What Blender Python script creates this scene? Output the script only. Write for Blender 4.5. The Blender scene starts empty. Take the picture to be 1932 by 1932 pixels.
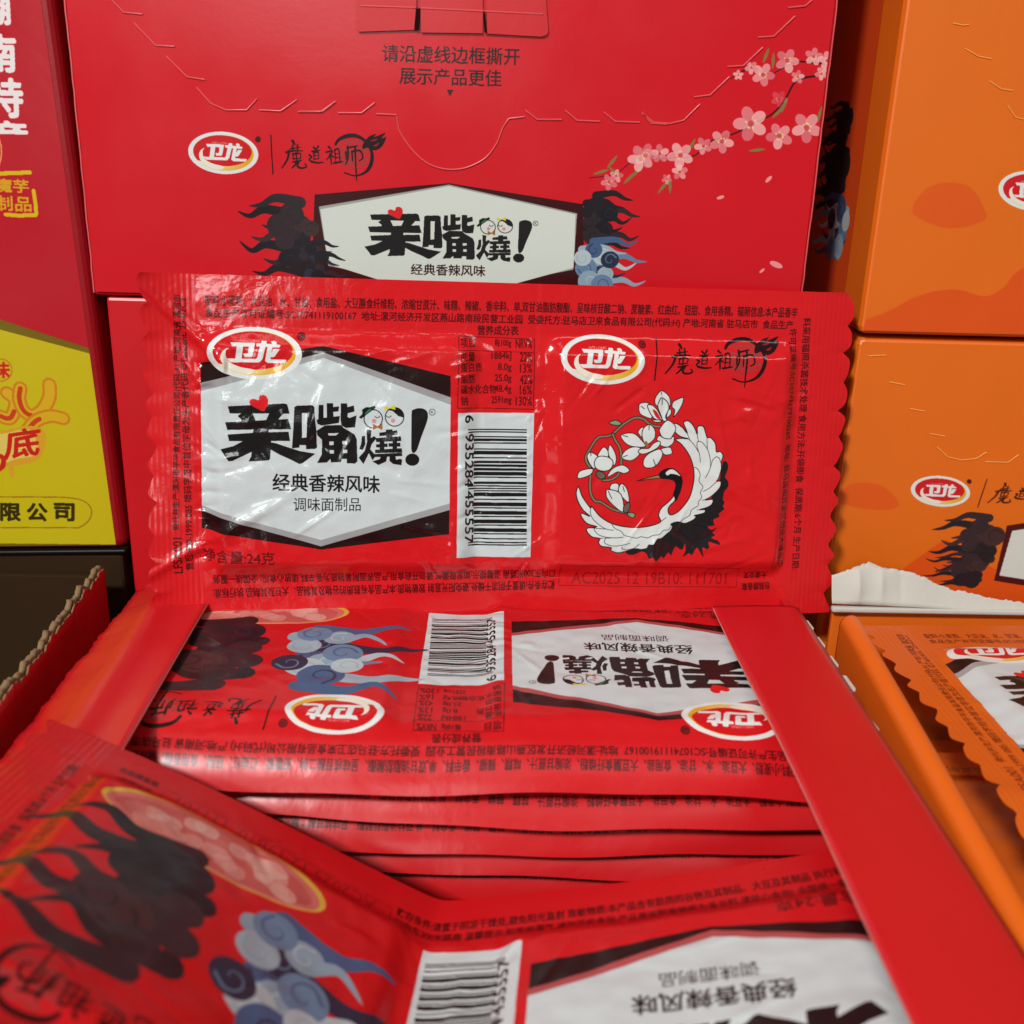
import bpy, bmesh, math, random
import numpy as np
from mathutils import Vector, Matrix, noise as mnoise

# ------------------------------------------------------------------ camera, world, lights, exposure
S = bpy.context.scene
COL = S.collection
ZO = 190.0                                   # height of the camera above the shelf, millimetres
PITCH, YAW, ROLL = math.radians(19.7085), math.radians(2.0243), math.radians(1.8151)
FOC = 2008.0 / 1932.0                        # focal length in picture widths


def camera_axes():
    cy, sy, cp, sp = math.cos(YAW), math.sin(YAW), math.cos(PITCH), math.sin(PITCH)
    fwd = np.array([sy * cp, cy * cp, -sp]); right = np.array([cy, -sy, 0.0]); up = np.cross(right, fwd)
    cr, sr = math.cos(ROLL), math.sin(ROLL)
    return cr * right + sr * up, cr * up - sr * right, fwd


CR, CU, CF = camera_axes()
cam_data = bpy.data.cameras.new('camera')
cam = bpy.data.objects.new('camera', cam_data); COL.objects.link(cam)
cam.matrix_world = Matrix(((CR[0], CU[0], -CF[0], 0), (CR[1], CU[1], -CF[1], 0), (CR[2], CU[2], -CF[2], ZO / 1000), (0, 0, 0, 1)))
cam_data.sensor_width = 36; cam_data.lens = 36 * FOC
cam_data.clip_start = 0.005; cam_data.clip_end = 20
cam_data.dof.use_dof = True; cam_data.dof.focus_distance = 0.243; cam_data.dof.aperture_fstop = 19
S.camera = cam

W = bpy.data.worlds.new('World'); S.world = W; W.use_nodes = True
bg = W.node_tree.nodes['Background']
bg.inputs[0].default_value = (0.97, 1.0, 1.0, 1); bg.inputs[1].default_value = 0.12


def area(name, loc, target, sx, sy, power, col):
    d = bpy.data.lights.new(name, 'AREA'); d.shape = 'RECTANGLE'; d.size = sx; d.size_y = sy; d.energy = power; d.color = col
    o = bpy.data.objects.new(name, d); COL.objects.link(o); o.location = loc
    o.rotation_euler = (Vector(target) - Vector(loc)).to_track_quat('-Z', 'Y').to_euler()
    return o


area('ceiling_lamp_key', (-0.52, -0.76, 1.02), (0, 0.2, 0.1), 0.14, 0.14, 19.5, (0.97, 1.0, 0.98))
area('ceiling_lamp_row', (0.55, -0.75, 1.15), (0, 0.2, 0.1), 0.9, 0.12, 2.6, (0.98, 1.0, 0.98))
area('ceiling_lamp_top', (-0.25, 0.02, 1.5), (0, 0.2, 0.1), 1.0, 0.12, 0.9, (0.98, 1.0, 0.98))
area('sheen_panel', (-0.25, -1.30, 0.62), (-0.05, 0.25, 0.2), 0.24, 0.40, 3.6, (1.0, 1.0, 1.0))  # unseen panel added behind the camera to put sheen on the red carton
S.view_settings.view_transform = 'Standard'; S.view_settings.look = 'None'
S.view_settings.exposure = 0; S.view_settings.gamma = 1; S.view_settings.use_curve_mapping = False
S.render.engine = 'CYCLES'
try:
    S.cycles.use_denoising = True
except Exception:
    pass
random.seed(7)
rng = np.random.default_rng(7)

# ------------------------------------------------------------------ measuring: photo pixels (of 1932) to a real flat face, in mm
def ray(px, py):
    return CF + (px - 966) / 2008.0 * CR - (py - 966) / 2008.0 * CU


def on_y(px, py, Y):
    r = ray(px, py); return r * (Y / r[1])


P_TILT, P_YAW, P_ROLL = math.radians(8.886), math.radians(4.979), math.radians(-0.763)
P_C = np.array([6.5, 234.82, -70.07])
_u = np.array([math.cos(P_YAW), math.sin(P_YAW), 0]); _n = np.array([-math.sin(P_YAW), math.cos(P_YAW), 0])
_v = np.array([0, 0, 1]) * math.cos(P_TILT) + _n * math.sin(P_TILT)
P_U = math.cos(P_ROLL) * _u + math.sin(P_ROLL) * _v
P_V = math.cos(P_ROLL) * _v - math.sin(P_ROLL) * _u
P_N = np.cross(P_U, P_V)                     # towards the viewer
PW, PH = 160.0, 77.0                         # a packet, mm


def pk(px, py):
    """photo pixel (1932) -> mm on the packet's printed sheet"""
    r = ray(px, py); d = (P_C @ P_N) / (r @ P_N); q = r * d - P_C
    return np.array([q @ P_U + PW / 2, q @ P_V + PH / 2])


def zoom_map(fn, ox, oy, sc):
    """map points of a detail view (offset and scale in 3072 px) through fn"""
    k = 1932.0 / 3072.0
    return lambda pts: np.array([fn((ox + sc * x) * k, (oy + sc * y) * k) for x, y in pts])


# ------------------------------------------------------------------ drawing printed artwork (sheet images made here from shapes)
_glyphs = {}


def glyphs(s):
    if s in _glyphs: return _glyphs[s]
    c = bpy.data.curves.new('lettering', 'FONT'); c.body = s; c.resolution_u = 3
    o = bpy.data.objects.new('lettering', c); COL.objects.link(o)
    dg = bpy.context.evaluated_depsgraph_get(); ev = o.evaluated_get(dg); m = ev.to_mesh()
    co = np.zeros(len(m.vertices) * 3); m.vertices.foreach_get('co', co); co = co.reshape(-1, 3)[:, :2]
    ed = {}
    for p in m.polygons:
        vs = list(p.vertices); n2 = sum(co[vs[i - 1]][0] * co[vs[i]][1] - co[vs[i]][0] * co[vs[i - 1]][1] for i in range(len(vs)))
        if n2 < 0: vs.reverse()
        for i in range(len(vs)):
            a, b = vs[i - 1], vs[i]
            if (b, a) in ed: del ed[(b, a)]
            else: ed[(a, b)] = 1
    e = np.array([(co[a], co[b]) for a, b in ed]) if ed else np.zeros((0, 2, 2))
    ev.to_mesh_clear(); bpy.data.objects.remove(o); bpy.data.curves.remove(c)
    if len(e):
        lo = e.reshape(-1, 2).min(0); hi = e.reshape(-1, 2).max(0); e = (e - lo) / (hi - lo)
        asp = (hi[0] - lo[0]) / (hi[1] - lo[1])
    else: asp = 1
    _glyphs[s] = (e, asp)
    return _glyphs[s]


def smooth(pts, closed=True, n=6):
    p = np.array(pts, float); out = []
    N = len(p); rngi = range(N) if closed else range(N - 1)
    for i in rngi:
        if closed: a, b, c, d = p[i - 1], p[i], p[(i + 1) % N], p[(i + 2) % N]
        else: a, b, c, d = p[max(i - 1, 0)], p[i], p[i + 1], p[min(i + 2, N - 1)]
        for k in range(n):
            t = k / n
            out.append(0.5 * ((2 * b) + (c - a) * t + (2 * a - 5 * b + 4 * c - d) * t * t + (3 * b - a - 3 * c + d) * t ** 3))
    if not closed: out.append(p[-1])
    return np.array(out)


def ell(cx, cy, rx, ry, rot=0, a0=0, a1=360, n=64):
    t = np.radians(np.linspace(a0, a1, n, endpoint=(a1 - a0) % 360 != 0)); c, s = math.cos(rot), math.sin(rot)
    x, y = rx * np.cos(t), ry * np.sin(t)
    return np.stack([cx + x * c - y * s, cy + x * s + y * c], 1)


class Art:
    def __init__(self, w, h, res, base):
        self.w, self.h, self.res = w, h, res
        self.W, self.H = int(round(w * res)), int(round(h * res))
        self.img = np.empty((self.H, self.W, 3), np.float32); self.img[:] = np.array(base, np.float32) / 255.0

    def edges(self, e, col, alpha=1.0):
        """fill a closed set of directed edges (n,2,2), mm; non-zero winding"""
        if len(e) == 0: return
        e = np.asarray(e, float) * self.res
        lo = np.floor(e.reshape(-1, 2).min(0)).astype(int); hi = np.ceil(e.reshape(-1, 2).max(0)).astype(int) + 1
        c0, r0 = max(lo[0], 0), max(lo[1], 0); c1, r1 = min(hi[0], self.W), min(hi[1], self.H)
        if c1 <= c0 or r1 <= r0: return
        y0, y1 = e[:, 0, 1], e[:, 1, 1]; sg = np.where(y1 > y0, 1, -1)
        a = np.ceil(np.minimum(y0, y1) - 0.5).astype(int); b = np.ceil(np.maximum(y0, y1) - 0.5).astype(int)
        a = np.clip(a, r0, r1); b = np.clip(b, r0, r1); cnt = np.maximum(b - a, 0); keep = cnt > 0
        if not keep.any(): return
        e, sg, a, cnt = e[keep], sg[keep], a[keep], cnt[keep]
        idx = np.repeat(np.arange(len(cnt)), cnt); off = np.arange(cnt.sum()) - np.repeat(np.cumsum(cnt) - cnt, cnt)
        rows = a[idx] + off; yc = rows + 0.5
        p, q = e[idx, 0], e[idx, 1]; x = p[:, 0] + (yc - p[:, 1]) / (q[:, 1] - p[:, 1]) * (q[:, 0] - p[:, 0])
        cols = np.clip(np.ceil(x - 0.5).astype(int), c0, c1) - c0
        acc = np.zeros((r1 - r0, c1 - c0 + 1), np.int32); np.add.at(acc, (rows - r0, cols), sg[idx])
        m = np.cumsum(acc, 1)[:, :-1] != 0
        v = self.img[r0:r1, c0:c1]; v[m] = v[m] * (1 - alpha) + np.array(col, np.float32) / 255.0 * alpha

    @staticmethod
    def loop(p):
        p = np.asarray(p, float); return np.stack([p, np.roll(p, -1, 0)], 1)

    def poly(self, pts, col, alpha=1.0, holes=()):
        def orient(p, s):
            p = np.asarray(p, float); ar = np.sum(p[:, 0] * np.roll(p[:, 1], -1) - p[:, 1] * np.roll(p[:, 0], -1))
            return p if ar * s > 0 else p[::-1]
        es = [self.loop(orient(pts, 1))] + [self.loop(orient(h, -1)) for h in holes]
        self.edges(np.concatenate(es), col, alpha)

    def stroke(self, pts, w, col, alpha=1.0, taper=None):
        """a brush line: one quad per step and a round joint at each point"""
        p = np.asarray(pts, float); es = []
        for i in range(len(p)):
            wi = w if taper is None else w * taper(i / max(len(p) - 1, 1))
            es.append(self.loop(ell(p[i][0], p[i][1], wi / 2, wi / 2, n=10)))
            if i + 1 < len(p):
                wj = w if taper is None else w * taper((i + 1) / max(len(p) - 1, 1))
                d = p[i + 1] - p[i]; L = math.hypot(*d)
                if L < 1e-6: continue
                nn = np.array([-d[1], d[0]]) / L
                es.append(self.loop([p[i] - nn * wi / 2, p[i + 1] - nn * wj / 2, p[i + 1] + nn * wj / 2, p[i] + nn * wi / 2]))
        self.edges(np.concatenate(es), col, alpha)

    def text(self, s, O, U, V, col, alpha=1.0, bold=0.0):
        """ink box of the string laid on the parallelogram O, O+U, O+V"""
        e, asp = glyphs(s); O, U, V = (np.asarray(q, float) for q in (O, U, V))
        base = O + e[..., 0:1] * U + e[..., 1:2] * V
        offs = [(0, 0)] if bold <= 0 else [(bold * math.cos(t), bold * math.sin(t)) for t in np.linspace(0, 2 * math.pi, 8, endpoint=False)] + [(0, 0)]
        self.edges(np.concatenate([base + np.array(o) for o in offs]), col, alpha)

    def line(self, s, x, y, h, col, w=None, alpha=1.0, bold=0.0, rot=0):
        """text from its lower left ink corner; rot in degrees"""
        e, asp = glyphs(s); w = w or h * asp; c, q = math.cos(math.radians(rot)), math.sin(math.radians(rot))
        self.text(s, (x, y), (w * c, w * q), (-h * q, h * c), col, alpha, bold)

    def image(self, name):
        im = bpy.data.images.new(name, self.W, self.H, alpha=False)
        px = np.ones((self.H, self.W, 4), np.float32); px[..., :3] = self.img
        im.pixels.foreach_set(px.ravel()); im.update(); im.pack()
        return im


INK = (24, 20, 20)


def affine(src0, src1, src2, d0, d1, d2):
    s = np.array([np.subtract(src1, src0), np.subtract(src2, src0)], float).T; d = np.array([np.subtract(d1, d0), np.subtract(d2, d0)], float).T
    M = d @ np.linalg.inv(s); o = np.array(d0) - M @ np.array(src0, float)
    return lambda pts: np.asarray(pts, float) @ M.T + o


def scale_of(m):
    a = m([(0, 0), (100, 0)]); return math.hypot(*(a[1] - a[0])) / 100


def wordmark(A, m, light=(200, 206, 204), reg=True):
    """the big three-character wordmark; m maps its drawing coordinates (x right, y down) to mm"""
    k = scale_of(m)
    P = lambda pts, col=INK, holes=(): A.poly(m(pts), col, 1, [m(h) for h in holes])
    # first character
    P([(135, 208), (600, 185), (622, 195), (640, 268), (150, 266)])
    P([(215, 288), (245, 266), (335, 262), (362, 322), (350, 345), (240, 345), (250, 318)])
    P([(475, 262), (590, 266), (548, 316), (545, 345), (430, 345), (450, 318)])
    P([(112, 340), (630, 312), (653, 396), (130, 402)])
    P([(345, 395), (470, 395), (462, 440), (338, 440)])
    P([(132, 440), (340, 426), (632, 416), (644, 492), (145, 494)])
    P([(265, 490), (430, 485), (400, 540), (330, 582), (168, 658), (140, 658), (118, 625), (72, 562), (180, 535)])
    P([(340, 480), (490, 480), (480, 640), (466, 652), (303, 661), (325, 620)])
    P([(400, 488), (530, 512), (720, 575), (852, 597), (745, 675), (720, 682), (660, 650), (560, 605), (460, 550)])
    # second character
    P([(680, 215), (700, 203), (828, 199), (844, 215), (850, 320), (860, 400), (864, 545), (850, 558), (775, 559), (775, 526), (722, 526), (722, 546), (660, 554), (672, 380)],
      holes=[[(742, 262), (787, 262), (780, 462), (742, 467)]])
    P([(880, 196), (918, 196), (920, 320), (876, 325)]); P([(945, 183), (996, 183), (1000, 320), (945, 320)])
    P([(990, 216), (1046, 209), (1040, 250), (990, 256)]); P([(862, 318), (900, 305), (1052, 288), (1044, 345), (905, 366), (870, 352)])
    P([(1060, 185), (1112, 185), (1113, 216), (1166, 202), (1172, 252), (1116, 266), (1114, 296), (1130, 305), (1188, 284), (1176, 382), (1100, 386), (1066, 366), (1058, 320)])
    P([(862, 408), (930, 365), (1060, 362), (1085, 388), (1172, 440), (1190, 480), (1196, 660), (1176, 678), (1110, 675), (1108, 640), (1066, 640), (1060, 665), (980, 668), (975, 640), (945, 668), (866, 673), (905, 600), (905, 482), (868, 445)],
      holes=[[(955, 430), (1045, 428), (1020, 447), (960, 448)], [(965, 497), (1001, 497), (1001, 526), (965, 526)], [(1071, 494), (1111, 494), (1111, 522), (1071, 522)],
             [(969, 567), (1004, 567), (1004, 596), (969, 596)], [(1077, 564), (1113, 564), (1113, 592), (1077, 592)]])
    # third character
    P([(1232, 455), (1258, 450), (1260, 520), (1240, 566), (1211, 560), (1228, 510)])
    P([(1270, 400), (1310, 405), (1305, 470), (1332, 453), (1352, 470), (1312, 520), (1300, 560), (1345, 612), (1320, 652), (1290, 592), (1245, 682), (1206, 630), (1255, 575), (1275, 500)])
    P([(1375, 425), (1520, 405), (1526, 442), (1375, 452)]); P([(1430, 400), (1482, 397), (1482, 485), (1430, 485)]); P([(1345, 470), (1550, 452), (1556, 491), (1350, 501)])
    P([(1348, 521), (1442, 512), (1442, 541), (1350, 546)]); P([(1452, 511), (1546, 505), (1549, 536), (1452, 539)])
    P([(1378, 496), (1416, 495), (1416, 572), (1378, 572)]); P([(1484, 492), (1521, 490), (1521, 570), (1484, 570)])
    P([(1340, 565), (1558, 550), (1563, 586), (1340, 592)]); P([(1330, 600), (1560, 588), (1563, 615), (1335, 625)])
    P([(1390, 612), (1442, 610), (1430, 662), (1368, 690), (1318, 660), (1378, 642)]); P([(1458, 610), (1506, 610), (1512, 646), (1545, 638), (1562, 645), (1556, 691), (1488, 681), (1458, 655)])
    # exclamation mark, heart, the two little heads
    A.poly(m(smooth([(1640, 262), (1652, 238), (1700, 224), (1750, 236), (1772, 270), (1766, 330), (1720, 455), (1678, 572), (1640, 574), (1637, 420)])), INK)
    A.poly(m(ell(1645, 645, 57, 50)), INK)
    A.poly(m(smooth([(425, 248), (360, 220), (318, 192), (316, 160), (345, 146), (385, 158), (396, 125), (430, 116), (460, 140), (463, 180), (448, 218)])), (206, 26, 30))
    for cx, cy, r in ((1325, 312, 79), (1500, 295, 80)):
        A.poly(m(ell(cx, cy, r, r)), INK); A.poly(m(ell(cx, cy, r - 8, r - 8)), light)
    P([(1440, 238), (1490, 213), (1548, 232), (1580, 285), (1576, 302), (1530, 288), (1484, 246)])
    P([(1236, 272), (1234, 236), (1268, 216), (1302, 216), (1336, 203), (1346, 220), (1226, 312), (1208, 300)])
    P([(1255, 265), (1298, 226), (1310, 236), (1266, 276)], (30, 120, 70))
    P([(1415, 205), (1460, 222), (1502, 197), (1508, 238), (1462, 226), (1418, 242)], (206, 190, 40))
    P([(1322, 352), (1362, 374), (1400, 350), (1400, 402), (1362, 384), (1324, 402)], (150, 96, 50))
    for cx, cy in ((1332, 330), (1488, 327)): A.poly(m(ell(cx, cy, 18, 18)), (206, 130, 132))
    for cx, cy in ((1358, 288), (1452, 284)): A.stroke(m(ell(cx, cy, 20, 14, 0, 10, 170, 9)), 6 * k, INK)
    if reg:
        A.stroke(m(ell(1808, 257, 25, 25, n=24)), 5 * k, INK); A.text('R', *corners(m, 1798, 268, 20, 22), INK)


def corners(m, x, y, w, h):
    """lower left corner, right and up vectors of a box in drawing coordinates with y down"""
    a, b, c = m([(x, y), (x + w, y), (x, y - h)]); return a, b - a, c - a


def badge(A, m, white=(214, 216, 212), red=(196, 20, 26), fine=True):
    """oval badge with its two white characters"""
    k = scale_of(m)
    P = lambda pts, col=white, holes=(): A.poly(m(pts), col, 1, [m(h) for h in holes])
    P(ell(893, 528, 764, 416, 0.04), white)
    P(ell(885, 520, 648, 340, 0.04), red)
    # golden crescent along the right and the foot, paler to the left
    N = 60; outer = ell(893, 528, 664, 352, 0.04, -95, 150, N); inner = ell(872, 486, 640, 302, 0.03, -95, 128, N)
    for i in range(N - 1):
        t = i / (N - 1); f = max(0.0, (t - 0.55) / 0.45); g = max(0.0, (0.12 - t) / 0.12)
        c = np.array((212, 158, 34)) * (1 - f) + np.array((224, 218, 196)) * f
        c = c * (1 - g) + np.array((226, 206, 140)) * g
        P([outer[i], outer[i + 1], inner[i + 1], inner[i]], tuple(c))
    A.poly(m(smooth([(492, 440), (452, 480), (446, 560), (480, 640), (560, 700), (700, 752), (900, 790), (860, 850), (700, 850), (540, 795), (420, 710), (366, 610), (380, 520), (430, 462)], n=3)), (222, 216, 200))
    P([(512, 355), (905, 362), (893, 422), (545, 418)]); P([(622, 400), (722, 400), (690, 640), (590, 640)])
    P([(812, 390), (906, 380), (872, 560), (845, 587), (740, 583), (718, 530), (795, 530)])
    P([(455, 608), (920, 615), (945, 600), (985, 420), (1077, 420), (1027, 620), (987, 667), (950, 674), (520, 670)])
    P([(925, 372), (998, 370), (1010, 328), (1088, 335), (1086, 375), (1316, 395), (1296, 438), (1190, 432), (930, 420)])
    A.poly(m(smooth([(1160, 350), (1200, 330), (1246, 352), (1240, 400), (1190, 392)], n=4)), white)
    P([(1108, 425), (1186, 430), (1152, 600), (1165, 626), (1400, 630), (1406, 650), (1380, 687), (1110, 682), (1068, 650)])
    P([(1212, 455), (1304, 460), (1222, 580), (1190, 592), (1095, 587), (1078, 540), (1158, 530)])
    A.text('WEI-LONG', *corners(m, 640, 352, 330, 40), (226, 170, 160))
    if fine:
        A.poly(m(ell(1635, 262, 68, 68)), (70, 14, 16)); A.stroke(m(ell(1635, 262, 44, 44, n=20)), 9 * k, (170, 30, 34)); A.text('R', *corners(m, 1615, 285, 40, 50), (170, 30, 34))
    else:
        A.poly(m(ell(1640, 240, 62, 62)), (70, 14, 16))


def calligraphy(A, m, ink=(34, 12, 12), disc=(140, 62, 58)):
    """upright rule, four brush characters, ring and flame"""
    k = scale_of(m); A.stroke(m([(851, 98), (832, 270), (815, 436)]), 11 * k, ink)
    r = random.Random(3)
    for _ in range(90):
        a = r.uniform(0, 6.28); q = 140 * math.sqrt(r.random()); x, y = 1560 + q * math.cos(a), 270 + q * math.sin(a)
        A.stroke(m([(x - r.uniform(10, 50), y + r.uniform(-4, 4)), (x + r.uniform(10, 50), y + r.uniform(-4, 4))]), r.uniform(8, 22) * k, disc, 0.35)
    BR = (((1036, 148), (1050, 182), 22), ((962, 246), (1040, 232), (1112, 236), 15), ((988, 236), (965, 305), (902, 384), 19), ((1004, 216), (1092, 204), 12), ((1028, 186), (1024, 246), 13), ((1072, 182), (1064, 246), 13), ((1018, 262), (1086, 258), (1078, 302), 13), ((1020, 266), (1016, 306), 12), ((1014, 304), (1080, 300), 11), ((1050, 248), (1044, 332), 12), ((1008, 330), (1092, 314), 13), ((1040, 328), (1024, 356), (992, 384), 16), ((1064, 322), (1044, 366), (1076, 384), (1122, 372), (1112, 344), 17),
          ((1212, 204), (1234, 226), 16), ((1254, 194), (1236, 222), 14), ((1192, 238), (1266, 230), 13), ((1206, 250), (1200, 308), 12), ((1206, 251), (1246, 248), (1240, 306), 12), ((1206, 276), (1240, 273), 9), ((1200, 306), (1240, 303), 10), ((1164, 272), (1182, 284), (1156, 312), (1176, 328), 15), ((1172, 326), (1225, 338), (1278, 334), 18),
          ((1346, 200), (1366, 218), 18), ((1318, 246), (1372, 236), (1350, 270), (1312, 312), 14), ((1350, 262), (1350, 354), 15), ((1364, 278), (1384, 294), 13), ((1396, 226), (1390, 334), 12), ((1396, 227), (1432, 222), (1428, 332), 13), ((1396, 260), (1426, 258), 9), ((1394, 294), (1426, 292), 9), ((1374, 340), (1452, 328), 16),
          ((1492, 246), (1486, 312), 15), ((1514, 196), (1506, 290), (1474, 354), 15), ((1512, 210), (1604, 190), 15), ((1546, 240), (1540, 328), 14), ((1546, 242), (1620, 234), (1634, 296), (1598, 322), 15), ((1580, 198), (1562, 380), (1552, 494), 15))
    for *pts, w in BR:
        A.stroke(m(smooth(pts, False, 6)), w * k, ink, 1, lambda t, q=r.uniform(.5, .9): .55 + .65 * (1 - t) ** q)
    A.stroke(m(smooth([(1410, 178), (1450, 135), (1530, 106), (1610, 108), (1675, 150), (1715, 220), (1720, 290), (1690, 370), (1630, 428), (1540, 452), (1455, 425)], False)), 30 * k, ink, 1, lambda t: .75 + .45 * math.sin(t * 7) ** 2 - .5 * t ** 4)
    A.poly(m(smooth([(1645, 218), (1660, 165), (1715, 112), (1785, 88), (1762, 116), (1865, 80), (1825, 128), (1868, 118), (1830, 185), (1790, 218), (1740, 232), (1700, 206)], n=4)), ink)
    A.poly(m(smooth([(1720, 150), (1790, 128), (1760, 150)], n=4)), (150, 24, 28)); A.poly(m(smooth([(1745, 190), (1800, 165), (1770, 195)], n=4)), (150, 24, 28))


def crane(A, m, white=(206, 210, 206)):
    k = scale_of(m); L = (26, 20, 20)
    def shape(pts, col, sm=True, lw=9):
        p = m(smooth(pts, True, 5) if sm else pts); A.poly(p, col); A.stroke(np.vstack([p, p[:1]]), lw * k, L)
    def ln(pts, lw=7): A.stroke(m(smooth(pts, False, 5)), lw * k, (60, 56, 56))
    tail = [(1640, 825), (1690, 840), (1692, 900), (1660, 985), (1690, 1025), (1690, 1090), (1650, 1140), (1640, 1230), (1657, 1250), (1638, 1305), (1657, 1325), (1598, 1375), (1602, 1410), (1540, 1440), (1546, 1500), (1478, 1515), (1520, 1548), (1582, 1523), (1530, 1582), (1562, 1602), (1518, 1636), (1590, 1665), (1606, 1706), (1540, 1688), (1488, 1676), (1492, 1732), (1468, 1752), (1420, 1738), (1434, 1842), (1392, 1775), (1360, 1740), (1312, 1818), (1282, 1796), (1216, 1840), (1246, 1770), (1240, 1700), (1214, 1757), (1180, 1750), (1132, 1728), (1092, 1818), (1060, 1788), (1012, 1852), (985, 1830), (930, 1884), (896, 1840), (856, 1858), (828, 1800), (776, 1778), (720, 1802), (660, 1816), (608, 1790), (640, 1750), (900, 1640), (1100, 1470), (1300, 1400), (1450, 1280), (1520, 1200), (1600, 1020)]
    A.poly(m(smooth(tail, True, 3)), (30, 26, 28))
    for a, b in (((1000, 1640), (985, 1810)), ((930, 1680), (900, 1830)), ((1090, 1600), (1085, 1770)), ((1180, 1560), (1290, 1660)), ((1320, 1560), (1430, 1640)), ((1400, 1440), (1560, 1500)), ((1520, 1290), (1640, 1320)), ((1600, 1130), (1680, 1060)), ((1160, 1620), (1200, 1740)), ((1330, 1490), (1480, 1530))):
        A.stroke(m([a, b]), 6 * k, (14, 11, 12))
    wing = [(1135, 590), (1190, 575), (1270, 580), (1180, 552), (1112, 485), (1110, 425), (1150, 420), (1210, 462), (1262, 522), (1224, 420), (1240, 394), (1282, 395), (1332, 450), (1366, 530), (1370, 460), (1400, 443), (1440, 460), (1472, 562), (1512, 570), (1560, 630), (1572, 718), (1610, 714), (1641, 760), (1622, 830), (1620, 900), (1592, 990), (1570, 1028), (1612, 1030), (1606, 1090), (1560, 1150), (1500, 1202), (1450, 1230), (1530, 1225), (1522, 1275), (1470, 1310), (1395, 1335), (1450, 1335), (1440, 1370), (1340, 1396), (1356, 1405), (1330, 1440), (1240, 1480), (1182, 1465), (1140, 1465), (1085, 1485), (1102, 1510), (1080, 1560), (1030, 1602), (980, 1640), (940, 1645), (900, 1702), (850, 1710), (830, 1742), (770, 1757), (710, 1750), (600, 1778), (520, 1792), (450, 1766), (450, 1735), (350, 1722), (318, 1680), (330, 1640), (250, 1622), (198, 1570), (200, 1530), (300, 1515), (200, 1482), (138, 1410), (140, 1370), (225, 1402), (150, 1332), (94, 1230), (82, 1150), (105, 1088), (126, 1140), (150, 1200), (230, 1312), (246, 1298), (330, 1400), (450, 1477), (600, 1516), (750, 1522), (880, 1502), (975, 1462), (955, 1392), (985, 1315), (1060, 1250), (1110, 1195), (1116, 1178), (1132, 1232), (1075, 1290), (1055, 1340), (1075, 1386), (1132, 1375), (1200, 1322), (1280, 1212), (1322, 1080), (1332, 950), (1310, 830), (1260, 720), (1190, 632)]
    shape(wing, white, True, 11)
    for q in ([(1270, 580), (1330, 640), (1380, 720)], [(1260, 520), (1292, 602)], [(1365, 530), (1380, 605)], [(1470, 560), (1476, 690)], [(1370, 610), (1364, 660), (1392, 750), (1400, 830)], [(1370, 610), (1420, 620), (1480, 700), (1505, 800), (1505, 870)],
              [(1570, 770), (1530, 810), (1500, 900), (1450, 995)], [(1570, 770), (1602, 790), (1620, 850)], [(1572, 1028), (1500, 1100), (1430, 1140)], [(1335, 882), (1370, 900), (1396, 960), (1385, 1030), (1426, 1090), (1400, 1150), (1415, 1200), (1380, 1250), (1375, 1292), (1308, 1338), (1290, 1392), (1230, 1430), (1185, 1465)],
              [(245, 1300), (230, 1350), (250, 1420), (320, 1490), (400, 1540), (480, 1552)], [(285, 1522), (275, 1550), (320, 1600), (400, 1625), (500, 1632), (580, 1625)], [(200, 1525), (400, 1540)], [(392, 1640), (380, 1680), (430, 1710), (520, 1718), (650, 1692)], [(330, 1637), (560, 1630)], [(572, 1725), (565, 1745), (620, 1760), (700, 1740), (750, 1700)],
              [(455, 1478), (490, 1530), (560, 1565), (590, 1605), (640, 1618), (720, 1635), (770, 1620), (840, 1632), (895, 1605), (960, 1595), (1005, 1555), (1060, 1545), (1090, 1500)], [(975, 1460), (1035, 1415)], [(830, 1742), (858, 1700)], [(1450, 1230), (1420, 1232)], [(1395, 1335), (1370, 1338)]): ln(q)
    A.poly(m(smooth([(958, 962), (990, 920), (1050, 893), (1122, 898), (1182, 950), (1212, 1020), (1202, 1110), (1155, 1225), (1130, 1245), (1126, 1190), (1110, 1172), (1137, 1080), (1117, 1030), (1060, 1012), (980, 1002)], True, 5)), (22, 18, 20))
    shape([(1028, 942), (1080, 904), (1132, 915), (1192, 978), (1140, 962), (1085, 955), (1050, 972)], white, True, 5)
    shape([(725, 1028), (850, 990), (962, 965), (976, 998), (850, 1012)], (146, 112, 66), False, 8)
    for path in ([(980, 452), (900, 442), (842, 410), (790, 368), (700, 358), (580, 430), (470, 530), (400, 556), (310, 570), (220, 700), (182, 800), (240, 900)], [(470, 530), (500, 600), (546, 680), (560, 800), (532, 950), (450, 1012), (370, 1020)], [(235, 900), (228, 1100), (246, 1190), (288, 1245), (340, 1250), (470, 1330), (620, 1370)]):
        p = m(smooth(path, False, 4)); A.stroke(p, 36 * k, L); A.stroke(p, 20 * k, (126, 112, 86))
    for q in ([(430, 410), (500, 384), (556, 410), (545, 436), (480, 435)], [(628, 1370), (690, 1368), (707, 1400), (680, 1422), (640, 1402)]): shape(q, (120, 152, 112))
    for q in ([(945, 235), (915, 180), (940, 110), (990, 70), (1060, 120), (1082, 190), (1060, 250)], [(750, 215), (800, 195), (852, 205), (872, 260), (882, 360), (800, 340), (752, 300)], [(838, 225), (890, 225), (940, 270), (972, 330), (992, 382), (920, 372), (868, 310)],
              [(1100, 240), (1110, 190), (1150, 165), (1217, 143), (1210, 210), (1160, 300), (1115, 347), (1130, 280)], [(1060, 280), (1090, 268), (1086, 320), (1040, 357)], [(885, 380), (960, 380), (992, 396), (930, 404)]): shape(q, white)
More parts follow.
